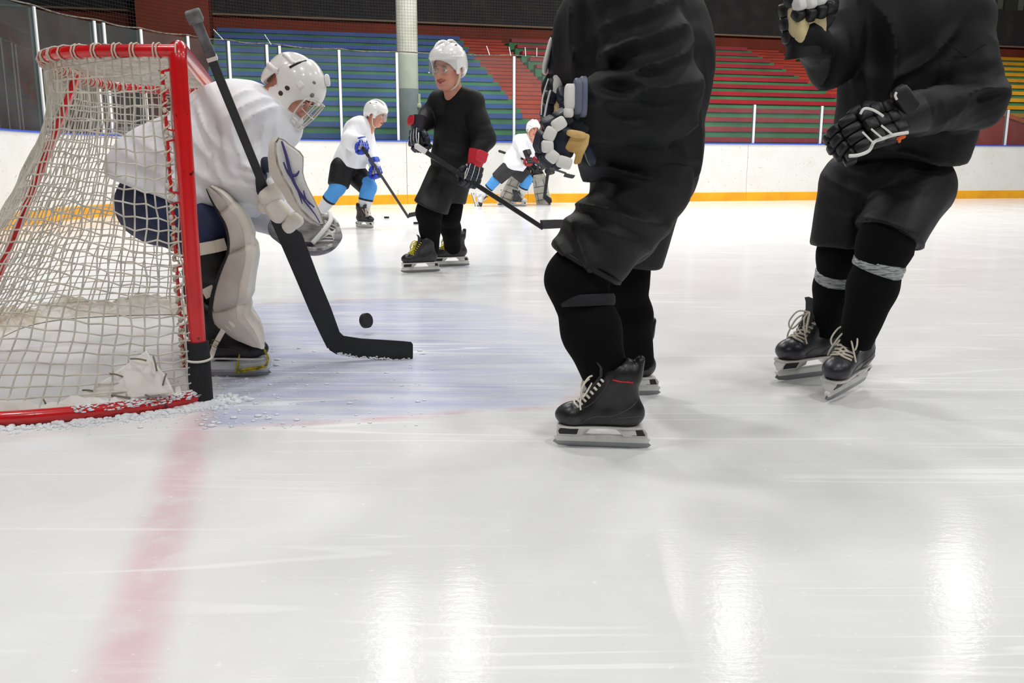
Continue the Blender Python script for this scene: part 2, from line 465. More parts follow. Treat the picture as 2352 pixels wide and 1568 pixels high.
    base = mixc(mth('MULTIPLY', dust, 0.45), base, lin((253, 253, 255)))
    L(base, b.inputs['Base Color'])
    rg = mth('MULTIPLY_ADD', sstep(noise(P, 2.4, 6, 0.6), 0.25, 0.75), 0.07, 0.09)
    L(rg, b.inputs['Roughness']); b.inputs['IOR'].default_value = 1.31; b.inputs['Specular IOR Level'].default_value = 0.10
    bp = node('ShaderNodeBump'); bp.inputs['Strength'].default_value = 0.05; bp.inputs['Distance'].default_value = 0.01
    hgt = mth('ADD', mth('MULTIPLY', noise(rotated(-10, (1, 4, 1)), 14, 6, 0.65), 1.0), mth('MULTIPLY', noise(P, 70, 3), 0.5))
    L(hgt, bp.inputs['Height']); L(bp.outputs['Normal'], b.inputs['Normal'])
    return m
_ice = MB(); cs = [rk(2.98, -14, 0), rk(2.98, 14.43, 0), rk(-42, 14.43, 0), rk(-42, -14, 0)]
_ice.add(cs, [(0, 1, 2, 3)])
floor = struct(_ice.build('floor', ice_material(), fix=False), 'white rink ice with a faded blue crease and red goal line')
hallm = mat('hall_floor_concrete', (70, 72, 70), 0.8)
for nm, (n0, n1, u0, u1) in (('floor_beyond_side_boards', (-42, 14, 14.43, 27)), ('floor_behind_end_boards', (2.98, 14, -14, 14.43))):
    g = MB(); g.add([rk(n0, u0, -0.02), rk(n1, u0, -0.02), rk(n1, u1, -0.02), rk(n0, u1, -0.02)], [(0, 1, 2, 3)]); struct(g.build(nm, hallm, fix=False))

# ------------------------------------------------------------------ boards
BR = 5.7; BS0 = 0.07; BARC = BR * math.pi / 2
def bpath(s, off=0.0):
    """along the rink boards; off moves away from the ice"""
    if s <= BS0: return (-2.82 + s, 14.4 + off)
    if s < BS0 + BARC:
        t = (s - BS0) / BR; return (-2.75 + (BR + off) * math.sin(t), 8.7 + (BR + off) * math.cos(t))
    return (2.95 + off, 8.7 - (s - BS0 - BARC))
def strip(s0, s1, prof):
    """extrude profile [(off, z)...] along the boards"""
    m = max(2, int(round((s1 - s0) / 0.31)) + 1) if (s1 > BS0 and s0 < BS0 + BARC) else 2
    rings = []
    for s in np.linspace(s0, s1, m): rings.append([rk(*bpath(s, o), z) for o, z in prof])
    return MB().loft(rings)
mw = mat('board_white_plastic', (230, 229, 224), 0.45, col2=(224, 222, 215), nscale=3.0, nmix=(0.45, 0.75))
def board_mat():
    m = mw; nt = m.node_tree; b = nt.nodes['Principled BSDF']
    src = b.inputs['Base Color'].links[0].from_socket
    n = nt.nodes.new('ShaderNodeTexNoise'); n.inputs['Scale'].default_value = 26; n.inputs['Detail'].default_value = 2
    tc = nt.nodes.new('ShaderNodeTexCoord'); nt.links.new(tc.outputs['Object'], n.inputs['Vector'])
    r = nt.nodes.new('ShaderNodeValToRGB'); r.color_ramp.elements[0].position = 0.685; r.color_ramp.elements[1].position = 0.73
    r.color_ramp.elements[0].color = (0, 0, 0, 1); r.color_ramp.elements[1].color = (0.55, 0.55, 0.55, 1)
    nt.links.new(n.outputs['Fac'], r.inputs['Fac'])
    mx = nt.nodes.new('ShaderNodeMix'); mx.data_type = 'RGBA'; nt.links.new(r.outputs['Color'], mx.inputs[0]); nt.links.new(src, mx.inputs[6]); mx.inputs[7].default_value = lin((120, 118, 112))
    nt.links.new(mx.outputs[2], b.inputs['Base Color'])
board_mat()
my = mat('kick_plate_yellow', (240, 172, 22), 0.45, col2=(222, 150, 16), nscale=2.5, nmix=(0.4, 0.7))
mblue = mat('cap_rail_blue', (58, 88, 200), 0.4)
wall_boards = structroot('wall_rink_boards', rk(0, 14.4, 0), 'white dasher boards with yellow kick plate and blue cap rail')
SEAM = [-2.46 * k for k in range(11, 0, -1)] + [0.0] + [2.46 * k for k in range(1, 9)]
for s0, s1 in zip(SEAM[:-1], SEAM[1:]):
    strip(s0 + 0.004, s1 - 0.004, [(0, 0.17), (0, 1.20), (0.05, 1.20), (0.05, 0.17)]).build('board_panel', mw, wall_boards, smooth=30)
    strip(s0 + 0.002, s1 - 0.002, [(-0.012, -0.01), (-0.012, 0.178), (0.0, 0.186), (0.05, 0.186), (0.05, -0.01)]).build('kick_plate', my, wall_boards, smooth=30)
    strip(s0, s1, [(-0.015, 1.20), (-0.015, 1.216), (0.0, 1.224), (0.14, 1.224), (0.14, 1.20)]).build('cap_rail', mblue, wall_boards, smooth=30)

# ------------------------------------------------------------------ glass above the boards
mgl = clear_mat('screen_glass', (238, 244, 241), 0.25, 0.02, film=0.035)
mst = mat('stanchion_white_metal', (232, 234, 235), 0.35, 0.1)
mstg = mat('stanchion_grey_side', (120, 130, 132), 0.4, 0.3)
def stanchion(s, top, parent):
    a = rk(*bpath(s, 0.06), 0)[:2]; t = nrm(rk(*bpath(s + 0.02, 0.06))[:2] - rk(*bpath(s - 0.02, 0.06))[:2]); o = nrm(rk(*bpath(s, 0.2))[:2] - rk(*bpath(s, 0.0))[:2])
    ax = (V(t[0], t[1], 0), V(o[0], o[1], 0), V(0, 0, 1))
    c = V(a[0], a[1], (1.224 + top) / 2)
    st = MB().box(c, (0.024, 0.012, (top - 1.224) / 2), ax).build('stanchion', mst, parent, bevel=0.004)
    MB().box(c + V(o[0], o[1], 0) * 0.037, (0.019, 0.026, (top - 1.224) / 2), ax).build('stanchion_rail', mstg, st)
def pane(s0, s1, top, parent):
    m = 2 if s1 <= BS0 or s0 > BS0 + BARC else max(2, int((s1 - s0) / 0.2))
    rings = [[rk(*bpath(s, 0.075), 1.226), rk(*bpath(s, 0.075), top), rk(*bpath(s, 0.087), top), rk(*bpath(s, 0.087), 1.226)] for s in np.linspace(s0, s1, m)]
    MB().loft(rings).build('glass_pane', mgl, parent, smooth=30)
TALL = [-4.68, -2.18, 0.14, 1.23, 2.35, 2.59, 3.31, 4.08, 4.98, 5.71, 5.90, 7.17, 8.6, 10.1, 11.6]
tall = thing('glass_screen', 'tall clear protective glass with white stanchions around the rink corner', 'glass screen', rk(0, 14.4, 1.224))
for s in TALL: stanchion(s, 2.86, tall)
for a, b in zip(TALL[:-1], TALL[1:]): pane(a + 0.012, b - 0.012, 2.84, tall)
LOW = [-4.72 - 1.43] + [-7.52 - 1.64 * k for k in range(0, 11)]
low = thing('glass_screen', 'low clear glass with short white stanchions along the far side boards', 'glass screen', rk(-12, 14.4, 1.224))
for s in LOW: stanchion(s, 2.03, low)
LL = [-4.70] + LOW
for b, a in zip(LL[:-1], LL[1:]): pane(a + 0.012, b - 0.012, 2.015, low)
# the cable and the net above the tall glass
rope = MB(); rp = []
for i, s in enumerate(np.linspace(-4.7, 11.5, 130)):
    sag = 0.0
    for a, b in zip(TALL[:-1], TALL[1:]):
        if a <= s <= b and b - a > 0.4: sag = -0.028 * math.sin(math.pi * (s - a) / (b - a))
    rp.append(rk(*bpath(s, 0.08), 2.885 + sag))
rope.tube(rp, 0.011, 5)
tag(rope.build('net_rope', mat('rope_grey_brown', (120, 112, 100), 0.9, col2=(60, 60, 60), nscale=14), smooth=True), 'grey rope strung along the top of the tall glass', 'rope')
nets_ = MB(); thr = 0.0019
NZ0, NZ1 = 2.88, 6.6
for s in np.arange(-4.6, 11.4, 0.055):
    a = rk(*bpath(s, 0.09), NZ0); b_ = rk(*bpath(s, 0.09), NZ1); nets_.tube([a, b_], thr, 3, cap=False)
for z in np.arange(NZ0, NZ1, 0.055):
    nets_.tube([rk(*bpath(s, 0.09), z) for s in np.linspace(-4.6, 11.4, 40)], thr, 3, cap=False)
sn = nets_.build('safety_net', mat('safety_net_dark', (30, 32, 30), 0.9), fix=False); sn['kind'] = 'stuff'; tag(sn, 'fine dark safety netting hanging above the tall rink glass', 'net')
for px, py, dx in ((1131, 125, -5), (1176, 125, -3), (1208, 123, -1), (1232, 124, 0), (506, 96, -13), (624, 88, -9)):
    s = (1183 - px) / 105.0 - 2.18 if px > 900 else (3.4 if px < 520 else 2.5)
    a = rk(*bpath(s, 0.07), 2.87); b_ = a + V(dx * 0.012, 0, 0.17)
    MB().tube([a, b_], 0.008, 5).build('cable_tie', mat('cable_tie_white', (220, 222, 222), 0.4), tall)

# ------------------------------------------------------------------ hall walls, ceiling
mred = mat('wall_oxide_red', (140, 58, 36), 0.85, col2=(120, 48, 30), nscale=0.8, nmix=(0.35, 0.7), bump=0.2, bscale=8)
mdark = mat('wall_dark_plaster', (50, 47, 50), 0.9, col2=(68, 66, 60), nscale=2.2, nmix=(0.5, 0.8), bump=0.5, bscale=10)
mhall = mat('wall_hall_grey_green', (58, 62, 56), 0.9, col2=(40, 44, 42), nscale=0.5, nmix=(0.35, 0.7))
WU = 26.6
def wallbox(name, n0, n1, u0, u1, z0, z1, m, label=None, parent=None):
    b = MB(); v = [rk(a, c, z) for z in (z0, z1) for a, c in ((n0, u0), (n1, u0), (n1, u1), (n0, u1))]
    b.add(v, [(0, 3, 2, 1), (4, 5, 6, 7), (0, 1, 5, 4), (1, 2, 6, 5), (2, 3, 7, 6), (3, 0, 4, 7)])
    o = b.build(name, m, parent)
    return struct(o, label) if parent is None else o
wf = wallbox('wall_far', -42, 14, WU, WU + 0.3, 0, 5.15, mred, 'oxide red lower wall behind the bleachers')
wallbox('wall_far_upper', -42, 14, WU - 0.12, WU + 0.3, 5.17, 6.5, mdark, 'dark rough plaster wall above the red band')
wallbox('trim_1', -42, 14, WU - 0.2, WU + 0.2, 5.13, 5.18, mat('trim_beige', (150, 128, 104), 0.8), 'thin beige ledge between red band and dark wall')
wallbox('wall_far_top', -42, -24.0, WU + 0.05, WU + 0.3, 6.5, 10.6, mat('window_strip_pale', (120, 124, 112), 0.9, col2=(92, 98, 88), nscale=1.5))  # pale panel stands for the window strip behind the mullions
wallbox('wall_far_top', -24.0, 14, WU - 0.1, WU + 0.3, 6.5, 10.6, mdark)
wallbox('wall_red_pier', 1.25, 3.2, 24.6, WU, 0, 10.6, mred, 'oxide red pier at the left end of the blue bleachers')
wallbox('wall_left', 11.5, 11.8, -14, WU, 0, 10.6, mhall, 'dim grey green hall wall behind the end boards')
wallbox('wall_near', -42, 11.8, -14.3, -14, 0, 10.6, mhall)
wallbox('wall_right', -42.3, -42, -14.3, WU, 0, 10.6, mhall)
wallbox('ceiling', -42.3, 12, -14.3, WU + 0.3, 10.6, 10.8, mat('ceiling_grey', (120, 122, 124), 0.9), 'grey hall ceiling')
# ledges and beams on the dim hall wall
for z0, z1, n0, c in ((3.0, 3.5, 11.0, (74, 78, 70)), (4.9, 5.3, 10.8, (64, 66, 60)), (6.6, 7.2, 10.6, (78, 82, 74)), (1.8, 2.05, 11.1, (34, 36, 36))):
    wallbox('trim_2', n0, 11.5, -13, WU - 0.2, z0, z1, mat('beam_%d' % c[0], c, 0.9, col2=tuple(int(v * 0.75) for v in c), nscale=0.7))
for u0, u1, z0, z1, c in ((9.5, 12.2, 0.0, 2.6, (52, 44, 42)), (13.5, 15.0, 0.0, 3.0, (30, 32, 34)), (16.5, 17.2, 0, 6.6, (66, 70, 66)), (20.5, 21.2, 0, 6.6, (60, 64, 60)), (22.5, 24.5, 0.2, 3.0, (34, 34, 36))):
    wallbox('trim_3', 10.9, 11.5, u0, u1, z0, z1, mat('pilaster_%d%d' % (c[0], c[2]), c, 0.9))
# pale window strip with mullions high on the far right
for k in range(7):
    wallbox('trim_4', -26.2 - 0.95 * k, -25.6 - 0.95 * k, WU - 0.05, WU + 0.1, 6.5, 10, mat('mullion_dark', (58, 62, 50), 0.9))
# thin pale rod behind the glass
rod = MB().tube([rk(5.2, 9.35, 0), rk(5.2, 9.35, 2.52)], 0.022, 8).box(rk(5.2, 9.35, 1.32), (0.05, 0.05, 0.04)).build('rod', mat('rod_grey', (150, 155, 150), 0.5), None, smooth=30)
tag(rod, 'thin grey rod standing behind the corner glass at far left', 'rod')
# concrete column
cc = rk(-3.07, 15.75)
colm = mat('column_whitewash', (206, 205, 192), 0.85, col2=(184, 182, 168), nscale=2.5, nmix=(0.4, 0.75), bump=0.25, bscale=18)
colg = mat('column_grey_paint', (138, 142, 146), 0.8, col2=(120, 124, 128), nscale=3, nmix=(0.4, 0.7), bump=0.25, bscale=18)
column = thing('column', 'round whitewashed concrete column with grey painted foot behind the glass', 'column', V(cc[0], cc[1], 0))
MB().tube([V(cc[0], cc[1], 0), V(cc[0], cc[1], 2.29)], 0.222, 40).build('painted_foot', colg, column, smooth=30)
MB().tube([V(cc[0], cc[1], 2.29), V(cc[0], cc[1], 10.6)], 0.216, 40).build('shaft', colm, column, smooth=30)
bq = rk(-3.28, 15.62, 1.95); MB().tube([bq, bq + V(0, 0, 0.24)], 0.03, 8).puff(bq, (0.045, 0.045, 0.05)).build('hook', mat('hook_beige', (196, 190, 160), 0.7), column, smooth=30)

# ------------------------------------------------------------------ bleachers
RU0, RD, RZ0, RR = 17.0, 0.75, 1.61, 0.268
mgreen = mat('riser_green', (72, 138, 92), 0.75, col2=(54, 110, 72), nscale=1.2, nmix=(0.35, 0.7))
def rowbox(name, n0, n1, u0, u1, z0, z1, m, parent, bevel=0.0):
    v = [rk(a, c, z) for z in (z0, z1) for a, c in ((n0, u0), (n1, u0), (n1, u1), (n0, u1))]
    return MB().add(v, [(0, 3, 2, 1), (4, 5, 6, 7), (0, 1, 5, 4), (1, 2, 6, 5), (2, 3, 7, 6), (3, 0, 4, 7)]).build(name, m, parent, bevel=bevel)
def bleacher(label, n0, n1, mb, rows, nj=0.12):
    t = thing('bleacher', label, 'bleachers', rk((n0 + n1) / 2, RU0, 0))
    for k in rows:
        u = RU0 + RD * k; z = RZ0 + RR * k
        j = random.uniform(-nj, nj) * 0.3; j2 = random.uniform(-nj, nj) * 0.3
        rowbox('bench', n0 + j, n1 + j2, u - 0.02, u + 0.34, z - 0.058, z + 0.052, mb, t)
        rowbox('riser', n0 - 0.16, n1 + 0.05, u + 0.012, u + RD + 0.10, z - RR - 0.02, z - 0.06, mgreen, t)
    # sloping fill beneath the steps
    k0, k1 = rows[0], rows[-1]
    return t
mb1 = mat('bench_blue', (52, 88, 165), 0.55, col2=(40, 70, 140), nscale=1.2, nmix=(0.35, 0.7))
mb2 = mat('bench_red', (176, 30, 46), 0.55, col2=(146, 26, 40), nscale=1.2, nmix=(0.35, 0.7))
mb3 = mat('bench_yellow', (232, 165, 28), 0.55, col2=(210, 142, 22), nscale=1.2, nmix=(0.35, 0.7))
bleacher('bleacher block with blue benches left of the orange stair', -6.08, 1.12, mb1, range(-1, 12))
bleacher('bleacher block with red benches between the two orange stairs', -16.05, -7.75, mb2, range(-1, 12))
bleacher('bleacher block with yellow benches at the far right', -30, -17.75, mb3, range(-1, 12))
ms = mat('stair_orange_red', (196, 66, 40), 0.7, col2=(170, 50, 30), nscale=1.5, nmix=(0.35, 0.7))
mgap = mat('stair_gap_shade', (60, 18, 12), 0.9)
def stair(label, n0, n1):
    t = thing('stair', label, 'stairs', rk((n0 + n1) / 2, RU0, 0))
    for k in range(-3, 25):
        u = RU0 + RD * k / 2; z = RZ0 - 0.14 + RR * k / 2
        rowbox('step', n0 + 0.004 * (k % 3), n1, u - 0.10, u + 0.36, z - 0.146, z - 0.046, ms, t)
        rowbox('step_gap_shade', n0 + 0.02, n1 - 0.02, u - 0.085, u + 0.3, z - 0.16, z - 0.03, mgap, t)  # dark backing painted as the shadow line between steps
    return t
stair('orange red stair between the blue and the red benches', -7.62, -6.16)
stair('orange red stair between the red and the yellow benches', -17.62, -16.15)
# parapet by the right stair
pp = MB(); mpar = mat('parapet_red', (178, 42, 36), 0.7, col2=(200, 84, 66), nscale=2.5, nmix=(0.5, 0.8))
v = [rk(-16.3, 15.8, 0), rk(-16.3, 15.8, 2.25), rk(-17.5, 15.8, 2.12), rk(-20.5, 15.8, 1.35), rk(-20.5, 15.8, 0)]
dv = rk(0, 0.18) - rk(0, 0)
par = thing('parapet', 'red parapet wall with orange sloping top beside the right stair', 'parapet', rk(-17.5, 15.8, 0))
pp.prism(v, dv); pp.build('parapet_body', mpar, par)
c = MB()
for a, b_ in ((v[1], v[2]), (v[2], v[3])): c.bar(a + dv / 2 + V(0, 0, 0.02), b_ + dv / 2 + V(0, 0, 0.02), 0.24, 0.10)
c.build('coping', mat('parapet_orange', (226, 98, 44), 0.7), par)

# ------------------------------------------------------------------ housings for the floodlights and the added lamps
def frame0(x):
    y = nrm(np.cross((0, 0, 1), x)); return np.array([x, y, np.cross(x, y)])
mhous = mat('lamp_housing_grey', (90, 92, 94), 0.5, 0.6)
for i, (lx, ly, lw) in enumerate(LAMPS):
    t = thing('floodlight', 'rectangular floodlight hanging from the hall ceiling over the ice', 'lamp', V(lx, ly, LAMP_Z), 'floodlights over the rink')
    MB().box(V(lx, ly, LAMP_Z + 0.06), (0.24 if i < 5 else .5, 0.21 if i < 5 else .45, 0.05)).build('housing', mhous, t, bevel=0.01)
    MB().tube([V(lx, ly, LAMP_Z + 0.1), V(lx, ly, 10.6)], 0.012, 6).build('hanger', mhous, t)
for n, u in STAND_FILL:
    q = rk(n, u, 7.6); d_ = nrm(V(UV[0] * .8, UV[1] * .8, -.6))
    t = thing('stand_fill_lamp', 'added slanted fill lamp above the far boards brightening the bleachers', 'lamp', q, 'added fill lamps for the bleachers')
    MB().box(q - d_ * .07, (.05, .34, .2), frame0(d_)).build('housing', mhous, t, bevel=.01)
    MB().tube([q - d_ * .1, V(q[0], q[1], 10.6) - V(d_[0], d_[1], 0) * .1], 0.012, 6).build('hanger', mhous, t)

# ================================================================== THE GOAL
mgr = mat('goal_red_paint', (214, 24, 30), 0.28, col2=(176, 16, 22), nscale=6, nmix=(0.5, 0.78), coat=0.4)
def scuffed_red():
    nt = mgr.node_tree; b = nt.nodes['Principled BSDF']; src = b.inputs['Base Color'].links[0].from_socket
    n = nt.nodes.new('ShaderNodeTexNoise'); n.inputs['Scale'].default_value = 30; n.inputs['Detail'].default_value = 4
    tc = nt.nodes.new('ShaderNodeTexCoord'); nt.links.new(tc.outputs['Object'], n.inputs['Vector'])
    r = nt.nodes.new('ShaderNodeValToRGB'); r.color_ramp.elements[0].position = 0.66; r.color_ramp.elements[1].position = 0.71
    nt.links.new(n.outputs['Fac'], r.inputs['Fac'])
    mx = nt.nodes.new('ShaderNodeMix'); mx.data_type = 'RGBA'; nt.links.new(r.outputs['Color'], mx.inputs[0]); nt.links.new(src, mx.inputs[6]); mx.inputs[7].default_value = lin((84, 14, 16))
    nt.links.new(mx.outputs[2], b.inputs['Base Color'])
scuffed_red()
mtw = mat('net_twine', (214, 208, 196), 0.9, col2=(186, 180, 168), nscale=20)
mcan = mat('goal_canvas', (242, 238, 232), 0.85, col2=(216, 208, 196), nscale=9, nmix=(0.5, 0.8), bump=0.3, bscale=40)
GW = 1.93                      # far post at u = GW
GH = 1.227                     # centre of the crossbar
goal = thing('hockey_goal', 'red steel hockey goal with worn beige netting at the left', 'goal', rk(0.4, GW / 2, 0))
PR = 0.029
topc = [(0, 0), (.16, .045), (.36, .15), (.475, .33), (.525, .60), (.53, GW / 2), (.525, GW - .60), (.475, GW - .33), (.36, GW - .15), (.16, GW - .045), (0, GW)]
basc = [(0, 0), (.10, -.075), (.33, -.135), (.62, -.155), (.90, -.09), (1.06, .10), (1.12, .42), (1.13, GW / 2), (1.12, GW - .42), (1.06, GW - .10), (.90, GW + .09), (.62, GW + .155), (.33, GW + .135), (.10, GW + .075), (0, GW)]
TOPZ = GH - 0.012
# posts and crossbar: one bent tube
cr = 0.05; arc = []
def post_top(u, sgn):
    return [rk(0, u + sgn * cr * (1 - math.cos(t)), GH - cr + cr * math.sin(t)) for t in np.linspace(0, math.pi / 2, 7)]
fp = [rk(0, 0, 0.005), rk(0, 0, 0.6)] + post_top(0, 1) + post_top(GW, -1)[::-1] + [rk(0, GW, 0.6), rk(0, GW, 0.005)]
MB().tube(fp, PR, 20).build('post_and_crossbar', mgr, goal, smooth=40)
tp = [rk(a, b, TOPZ) for a, b in spline(topc, 6)]
MB().tube(tp, 0.021, 12).build('top_frame', mgr, goal, smooth=40)
bp_ = [rk(a, b, 0.026) for a, b in spline(basc, 8)]
MB().tube(bp_, 0.0255, 14).build('base_frame', mgr, goal, smooth=40)
# rear support
TS = np.array(spline(topc, 10)); BSP = np.array(spline(basc, 8))
TR = resample(TS, 201); BRS = resample(BSP, 201)
def net_pt(a, t, push=0.0):
    """a: 0 near post .. 1 far post; t: 0 top .. 1 ice"""
    i = a * 200; i0 = int(min(max(math.floor(i), 0), 199)); fr = i - i0
    p = TR[i0] * (1 - fr) + TR[i0 + 1] * fr; q = BRS[i0] * (1 - fr) + BRS[i0 + 1] * fr
    ce = math.exp(-((a - 0.5) / 0.13) ** 2)
    s = max(0.0, (t - (.14 - .12 * ce)) / (.86 + .12 * ce)) ** (1.5 - .42 * ce)
    # cloth hangs straight below the top bar, then runs out to the base
    side = min(a, 1 - a)
    if side < 0.06: s *= 1.0
    pos = p + (q - p) * s
    belly = -0.01 * math.sin(math.pi * min(1, t * 1.1)) * math.sin(math.pi * a)
    pos = pos - np.array([1.0, 0.0]) * belly
    z = TOPZ * (1 - t) + 0.05 * t
    return pos[0], pos[1], z
sup = [rk(0.505 + 0.55 * t ** 1.03, 1.04, TOPZ * (1 - t) + 0.026 * t) for t in np.linspace(0, 1, 16)]
g = MB()
rings = []
for i, p in enumerate(sup):
    q = nrm(sup[min(i + 1, 15)] - sup[max(i - 1, 0)]); x = V(UV[0], UV[1], 0); y = nrm(np.cross(q, x))
    rings.append([p + x * 0.026 * sx + y * 0.012 * sy for sx, sy in ((-1, -1), (1, -1), (1, 1), (-1, 1))])
g.loft(rings).build('rear_support', mgr, goal, bevel=0.004)
# lacing rods welded beside both posts and under the crossbar
for u, sg in ((0, 1), (GW, -1)):
    rod_ = MB(); zz = [1.16, 0.93, 0.72, 0.50, 0.29, 0.10]
    for z0, z1 in zip(zz[:-1], zz[1:]):
        o = 0.052
        rod_.tube([rk(.02, u, z0 - .004), rk(o, u, z0 - .012), rk(o, u, z1 + .03), rk(.02, u, z1 + .022)], 0.0055, 6)
    rod_.build('lacing_rod', mgr, goal, smooth=40)
# black foam sleeves with a white tie
for u in (0, GW):
    b = MB().tube([rk(0, u, 0.004), rk(0, u, 0.20), rk(0, u, 0.222)], [0.041, 0.0395, 0.0385], 20).build('post_sleeve', mat('sleeve_black_tape', (26, 26, 28), 0.75, bump=0.3, bscale=50), goal, smooth=40)
    MB().tube([rk(0.044 * math.cos(t), u + 0.044 * math.sin(t), 0.162 + 0.006 * math.sin(t)) for t in np.linspace(0, 2 * math.pi, 25)], 0.0045, 5).build('cable_tie', mat('tie_white', (226, 222, 212), 0.5), b, smooth=True)
# netting -------------------------------------------------------------------
nt_ = MB(); NA, NT = 78, 30
def wob(i, j, s):
    return 0.5 * math.sin(i * 1.7 + j * 0.9 + s) + 0.5 * math.sin(i * 0.37 - j * 1.3 + 2 * s)
grid = {}
for i in range(NA + 1):
    for j in range(NT + 1):
        a = i / NA; t = j / NT
        t = t ** 0.93
        edge = math.exp(-((a) / 0.10) ** 2) + math.exp(-((1 - a) / 0.10) ** 2)
        ts = t + edge * 0.16 * math.sin(math.pi * t) * 0.5 * (1 if j % 1 == 0 else 0) - edge * 0.05 * (1 - t)
        # sagging rows between the laced points
        ts += 0.012 * math.sin(a * 23) * math.sin(math.pi * t)
        n_, u_, z_ = net_pt(a, min(max(ts, 0), 1))
        k = math.sin(math.pi * t) ** 0.5 if 0 < t < 1 else 0
        n_ += 0.006 * wob(i, j, 0.4) * k; u_ += 0.006 * wob(i, j, 1.9) * k; z_ += 0.006 * wob(i, j, 3.1) * k
        zz = 0.5 * edge * 0.010 * (1 if (i + j) % 2 else -1) * k
        grid[i, j] = rk(n_, u_ + zz, z_ + zz)
for i in range(1, NA): nt_.tube([grid[i, j] for j in range(NT + 1)], 0.0031, 5, cap=False)
for j in range(1, NT): nt_.tube([grid[i, j] for i in range(NA + 1)], 0.0031, 5, cap=False)
# knots hide the crossings
# top sheet: finer mesh between crossbar and top frame
for k in range(46):
    uu_ = 0.03 + (GW - 0.06) * k / 45
    d = np.abs(TS[:, 1] - uu_); near_n = max(TS[i, 0] for i in np.argsort(d)[:3])
    nt_.tube([rk(0.02 + (near_n - 0.02) * q, uu_ + 0.004 * math.sin(9 * q + k), TOPZ + 0.022 - 0.010 * math.sin(math.pi * q)) for q in np.linspace(0, 1, 8)], 0.0027, 5, cap=False)
for k in range(13):
    nq = 0.04 + 0.47 * k / 12
    inside = TS[TS[:, 0] >= nq]
    if len(inside) < 2: continue
    a, b_ = inside[:, 1].min(), inside[:, 1].max()
    nt_.tube([rk(nq + 0.003 * math.sin(20 * q + k), a + (b_ - a) * q, TOPZ + 0.022 - 0.010 * math.sin(math.pi * min(1, nq / .5))) for q in np.linspace(0, 1, 40)], 0.0027, 5, cap=False)
netting = nt_.build('netting', mtw, goal, smooth=True, fix=False); netting['kind'] = 'stuff'
# beige lacing around top bar, rods and base
lc = MB()
for k in range(70):
    a = k / 69 * 0.985 + 0.008; i = int(a * 200); p = TR[i]; d = nrm(TR[min(i + 1, 200)] - TR[max(i - 1, 0)]); o = np.array([-d[1], d[0]])
    ring = []
    for t in np.linspace(0, 2 * math.pi, 9):
        q = p + o * 0.025 * math.cos(t) + d * 0.014 * math.sin(t / 2) * (1 if k % 2 else -1); ring.append(rk(q[0], q[1], TOPZ + 0.025 * math.sin(t)))
    lc.tube(ring, 0.0031, 5, cap=False)
for u in (0, GW):
    hel = [rk(0.052 + 0.011 * math.cos(t), u + 0.011 * math.sin(t), 1.15 - 1.02 * t / (2 * math.pi * 26)) for t in np.linspace(0, 2 * math.pi * 26, 26 * 9)]
    lc.tube(hel, 0.0032, 5, cap=False)
    for k in range(28):       # frayed knots where net meets rod
        z = 1.13 - k * 0.036; lc.puff(rk(0.056 + random.uniform(-.004, .006), u + random.uniform(-.006, .006), z), (0.008, 0.007, 0.010), nu=6, nv=4)
lacing = lc.build('lacing', mat('lacing_twine', (206, 196, 178), 0.9), goal, smooth=True, fix=False); lacing['kind'] = 'stuff'
# canvas wrapped on the base bar, inside skirt
cv = MB(); rings = []
for i in range(4, 197):
    p = BRS[i]; d = nrm(BRS[min(i + 1, 200)] - BRS[max(i - 1, 0)]); o = np.array([-d[1], d[0]])
    if o @ (np.array([0.4, GW / 2]) - p) < 0: o = -o
    h = 0.066 + 0.010 * math.sin(i * .7) + 0.006 * math.sin(i * 1.9)
    rings.append([rk(*(p + o * 0.016), 0.03), rk(*(p + o * (0.022 + .003 * math.sin(i))), h), rk(*(p + o * 0.004), h + 0.006), rk(*(p - o * 0.005), 0.048)])
cv.loft(rings).build('base_canvas', mcan, goal, smooth=50)
ck = MB(); rings = []
for i in range(62, 190):
    p = BRS[i]; d = nrm(BRS[min(i + 1, 200)] - BRS[max(i - 1, 0)]); o = np.array([-d[1], d[0]])
    if o @ (np.array([0.4, GW / 2]) - p) < 0: o = -o
    h = 0.095 + 0.018 * math.sin(i * .33) + 0.01 * math.sin(i * 1.3)
    rings.append([rk(*(p + o * 0.09), 0.004), rk(*(p + o * 0.03), h * .6), rk(*(p + o * 0.012), h), rk(*(p + o * 0.004), h), rk(*(p + o * 0.02), h * .6), rk(*(p + o * 0.085), 0.002)])
ck.loft(rings).build('inner_skirt', mat('skirt_canvas', (232, 228, 220), 0.85, col2=(192, 174, 150), nscale=5, nmix=(0.45, 0.7), bump=0.3, bscale=30), goal, smooth=50)
# torn canvas patch laced to the near side net
pc = MB(); edgep = [at(180, 912, 2.92), at(255, 862, 2.95), at(335, 806, 2.985), at(352, 835, 2.985), at(380, 866, 2.985), at(398, 902, 2.985), at(300, 915, 2.955)]
pc.prism(edgep, V(0.0, 0.012, 0.002)); 
patch = pc.build('canvas_patch', mcan, goal, bevel=0.004)
tie_ = MB()
for (x0, y0), (x1, y1) in (((300, 824), (336, 828)), ((250, 858), (282, 865)), ((352, 818), (360, 852)), ((382, 858), (374, 884)), ((190, 896), (222, 900)), ((240, 908), (300, 914)), ((330, 905), (372, 925)), ((30, 928), (46, 950)), ((98, 915), (110, 940)), ((172, 915), (186, 935))):
    tie_.tube(spline([at(x0, y0, 2.905 + .0002 * x0), at((x0 + x1) / 2, (y0 + y1) / 2 - 2, 2.890 + .0002 * x0), at(x1, y1, 2.905 + .0002 * x0)], 3), 0.0032, 5)
tie_.build('patch_lacing', mat('lacing_dark', (126, 118, 104), 0.9), goal, smooth=True)
